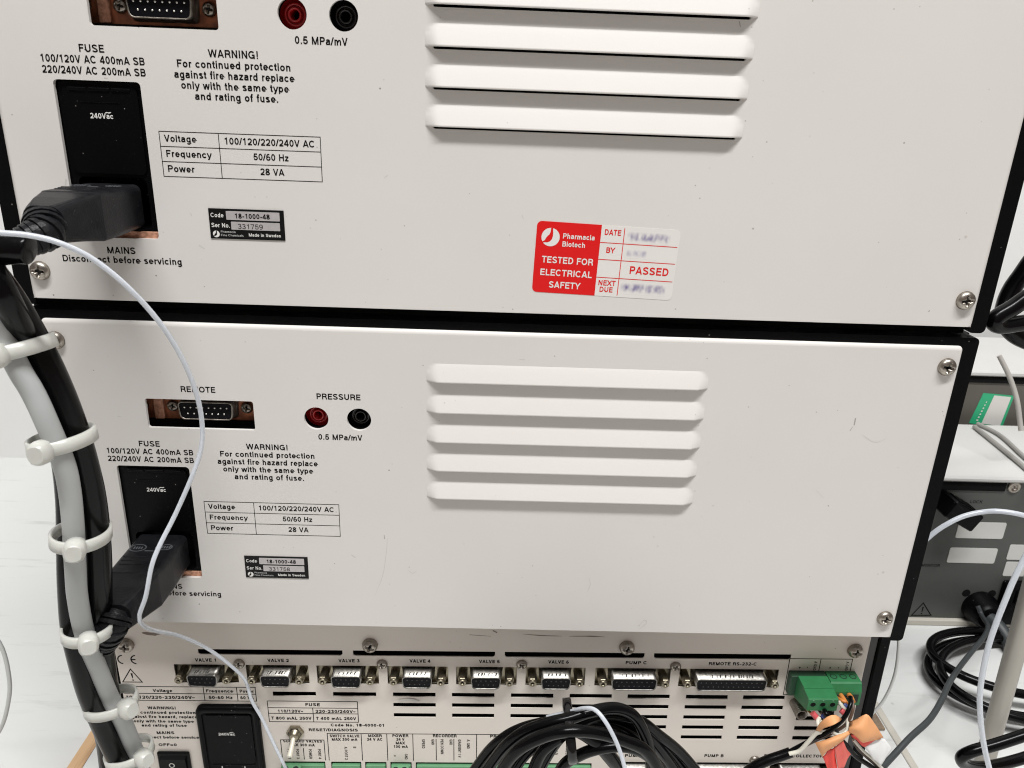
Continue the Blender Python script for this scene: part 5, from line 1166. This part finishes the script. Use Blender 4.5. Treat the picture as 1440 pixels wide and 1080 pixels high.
scuff(lower, [(358.8, -5.1), (365.1, -8.5), (370.5, -6.2)], 0.30, SCUFFP)
scuff(lower, [(140.7, -63.3), (140.9, -65.6)], 0.60, SCUFF)
scuff(lower, [(124.8, -74.7), (126.8, -76.2)], 0.80, SCUFFP)
scuff(lower, [(239.5, -84.4), (240.5, -88.5), (239.4, -92.6)], 0.40, SCUFFP)
scuff(lower, [(151.9, -82.7), (153.9, -84.3), (156.0, -83.0)], 0.40, SCUFFP)
scuff(lower, [(266.5, -112.2), (269.0, -108.7), (270.2, -110.4), (267.3, -113.9)], 0.50, SCUFFP)
scuff(lower, [(201.2, 26.4), (203.7, 26.2)], 0.40, SCUFFP)
scuff(lower, [(23.9, -5.8), (25.4, -6.1)], 0.50, SCUFFP)
scuff(lower, [(342.6, -34.0), (346.6, -37.6)], 0.40, SCUFFP)
scuff(lower, [(202.6, -41.7), (203.6, -42.8)], 0.70, SCUFF)
scuff(lower, [(182.6, -36.3), (183.3, -36.7)], 0.80, SCUFF)
scuff(lower, [(277.2, -35.1), (278.4, -36.5)], 0.90, SCUFF)
scuff(upper, [(66.5, -78.9), (67.0, -80.0)], 0.60, SCUFFP)
scuff(upper, [(278.4, -0.8), (279.0, -2.7)], 0.50, SCUFF)
scuff(upper, [(199.9, -74.9), (200.6, -76.6)], 0.50, SCUFFP)
scuff(upper, [(294.4, -77.1), (295.0, -77.4)], 0.90, SCUFF)
scuff(upper, [(144.5, -62.3), (146.2, -61.1)], 0.50, SCUFFP)
scuff(upper, [(68.6, -91.7), (70.8, -93.1)], 0.80, SCUFFP)
scuff(upper, [(258.6, -107.8), (260.5, -108.4)], 0.40, SCUFFP)
scuff(upper, [(19.0, -67.2), (18.3, -69.9)], 1.10, SCUFFP)
scuff(upper, [(374.9, -109.3), (375.3, -109.6)], 1.00, SCUFF)
scuff(upper, [(39.4, -29.0), (40.9, -29.2)], 0.70, SCUFFP)
scuff(ctrl, [(192.1, -131.7), (194.4, -133.1)], 1.20, GRIME, y=-0.42)
scuff(ctrl, [(207.8, -133.8), (217.2, -134.6), (228.5, -134.9)], 0.50, GRIME, y=-0.42)
scuff(ctrl, [(232.3, -134.9), (243.5, -134.8), (251.1, -135.1)], 0.60, GRIME, y=-0.42)
scuff(ctrl, [(179.8, -134.6), (191.0, -135.4)], 0.40, GRIME, y=-0.42)
scuff(ctrl, [(141.2, -178.8), (147.1, -177.7), (152.8, -179.1)], 1.60, SCUFFP, y=-0.42)
scuff(ctrl, [(9.3, -135.3), (14.7, -136.1), (19.6, -135.6)], 2.20, GRIME, y=-0.42)
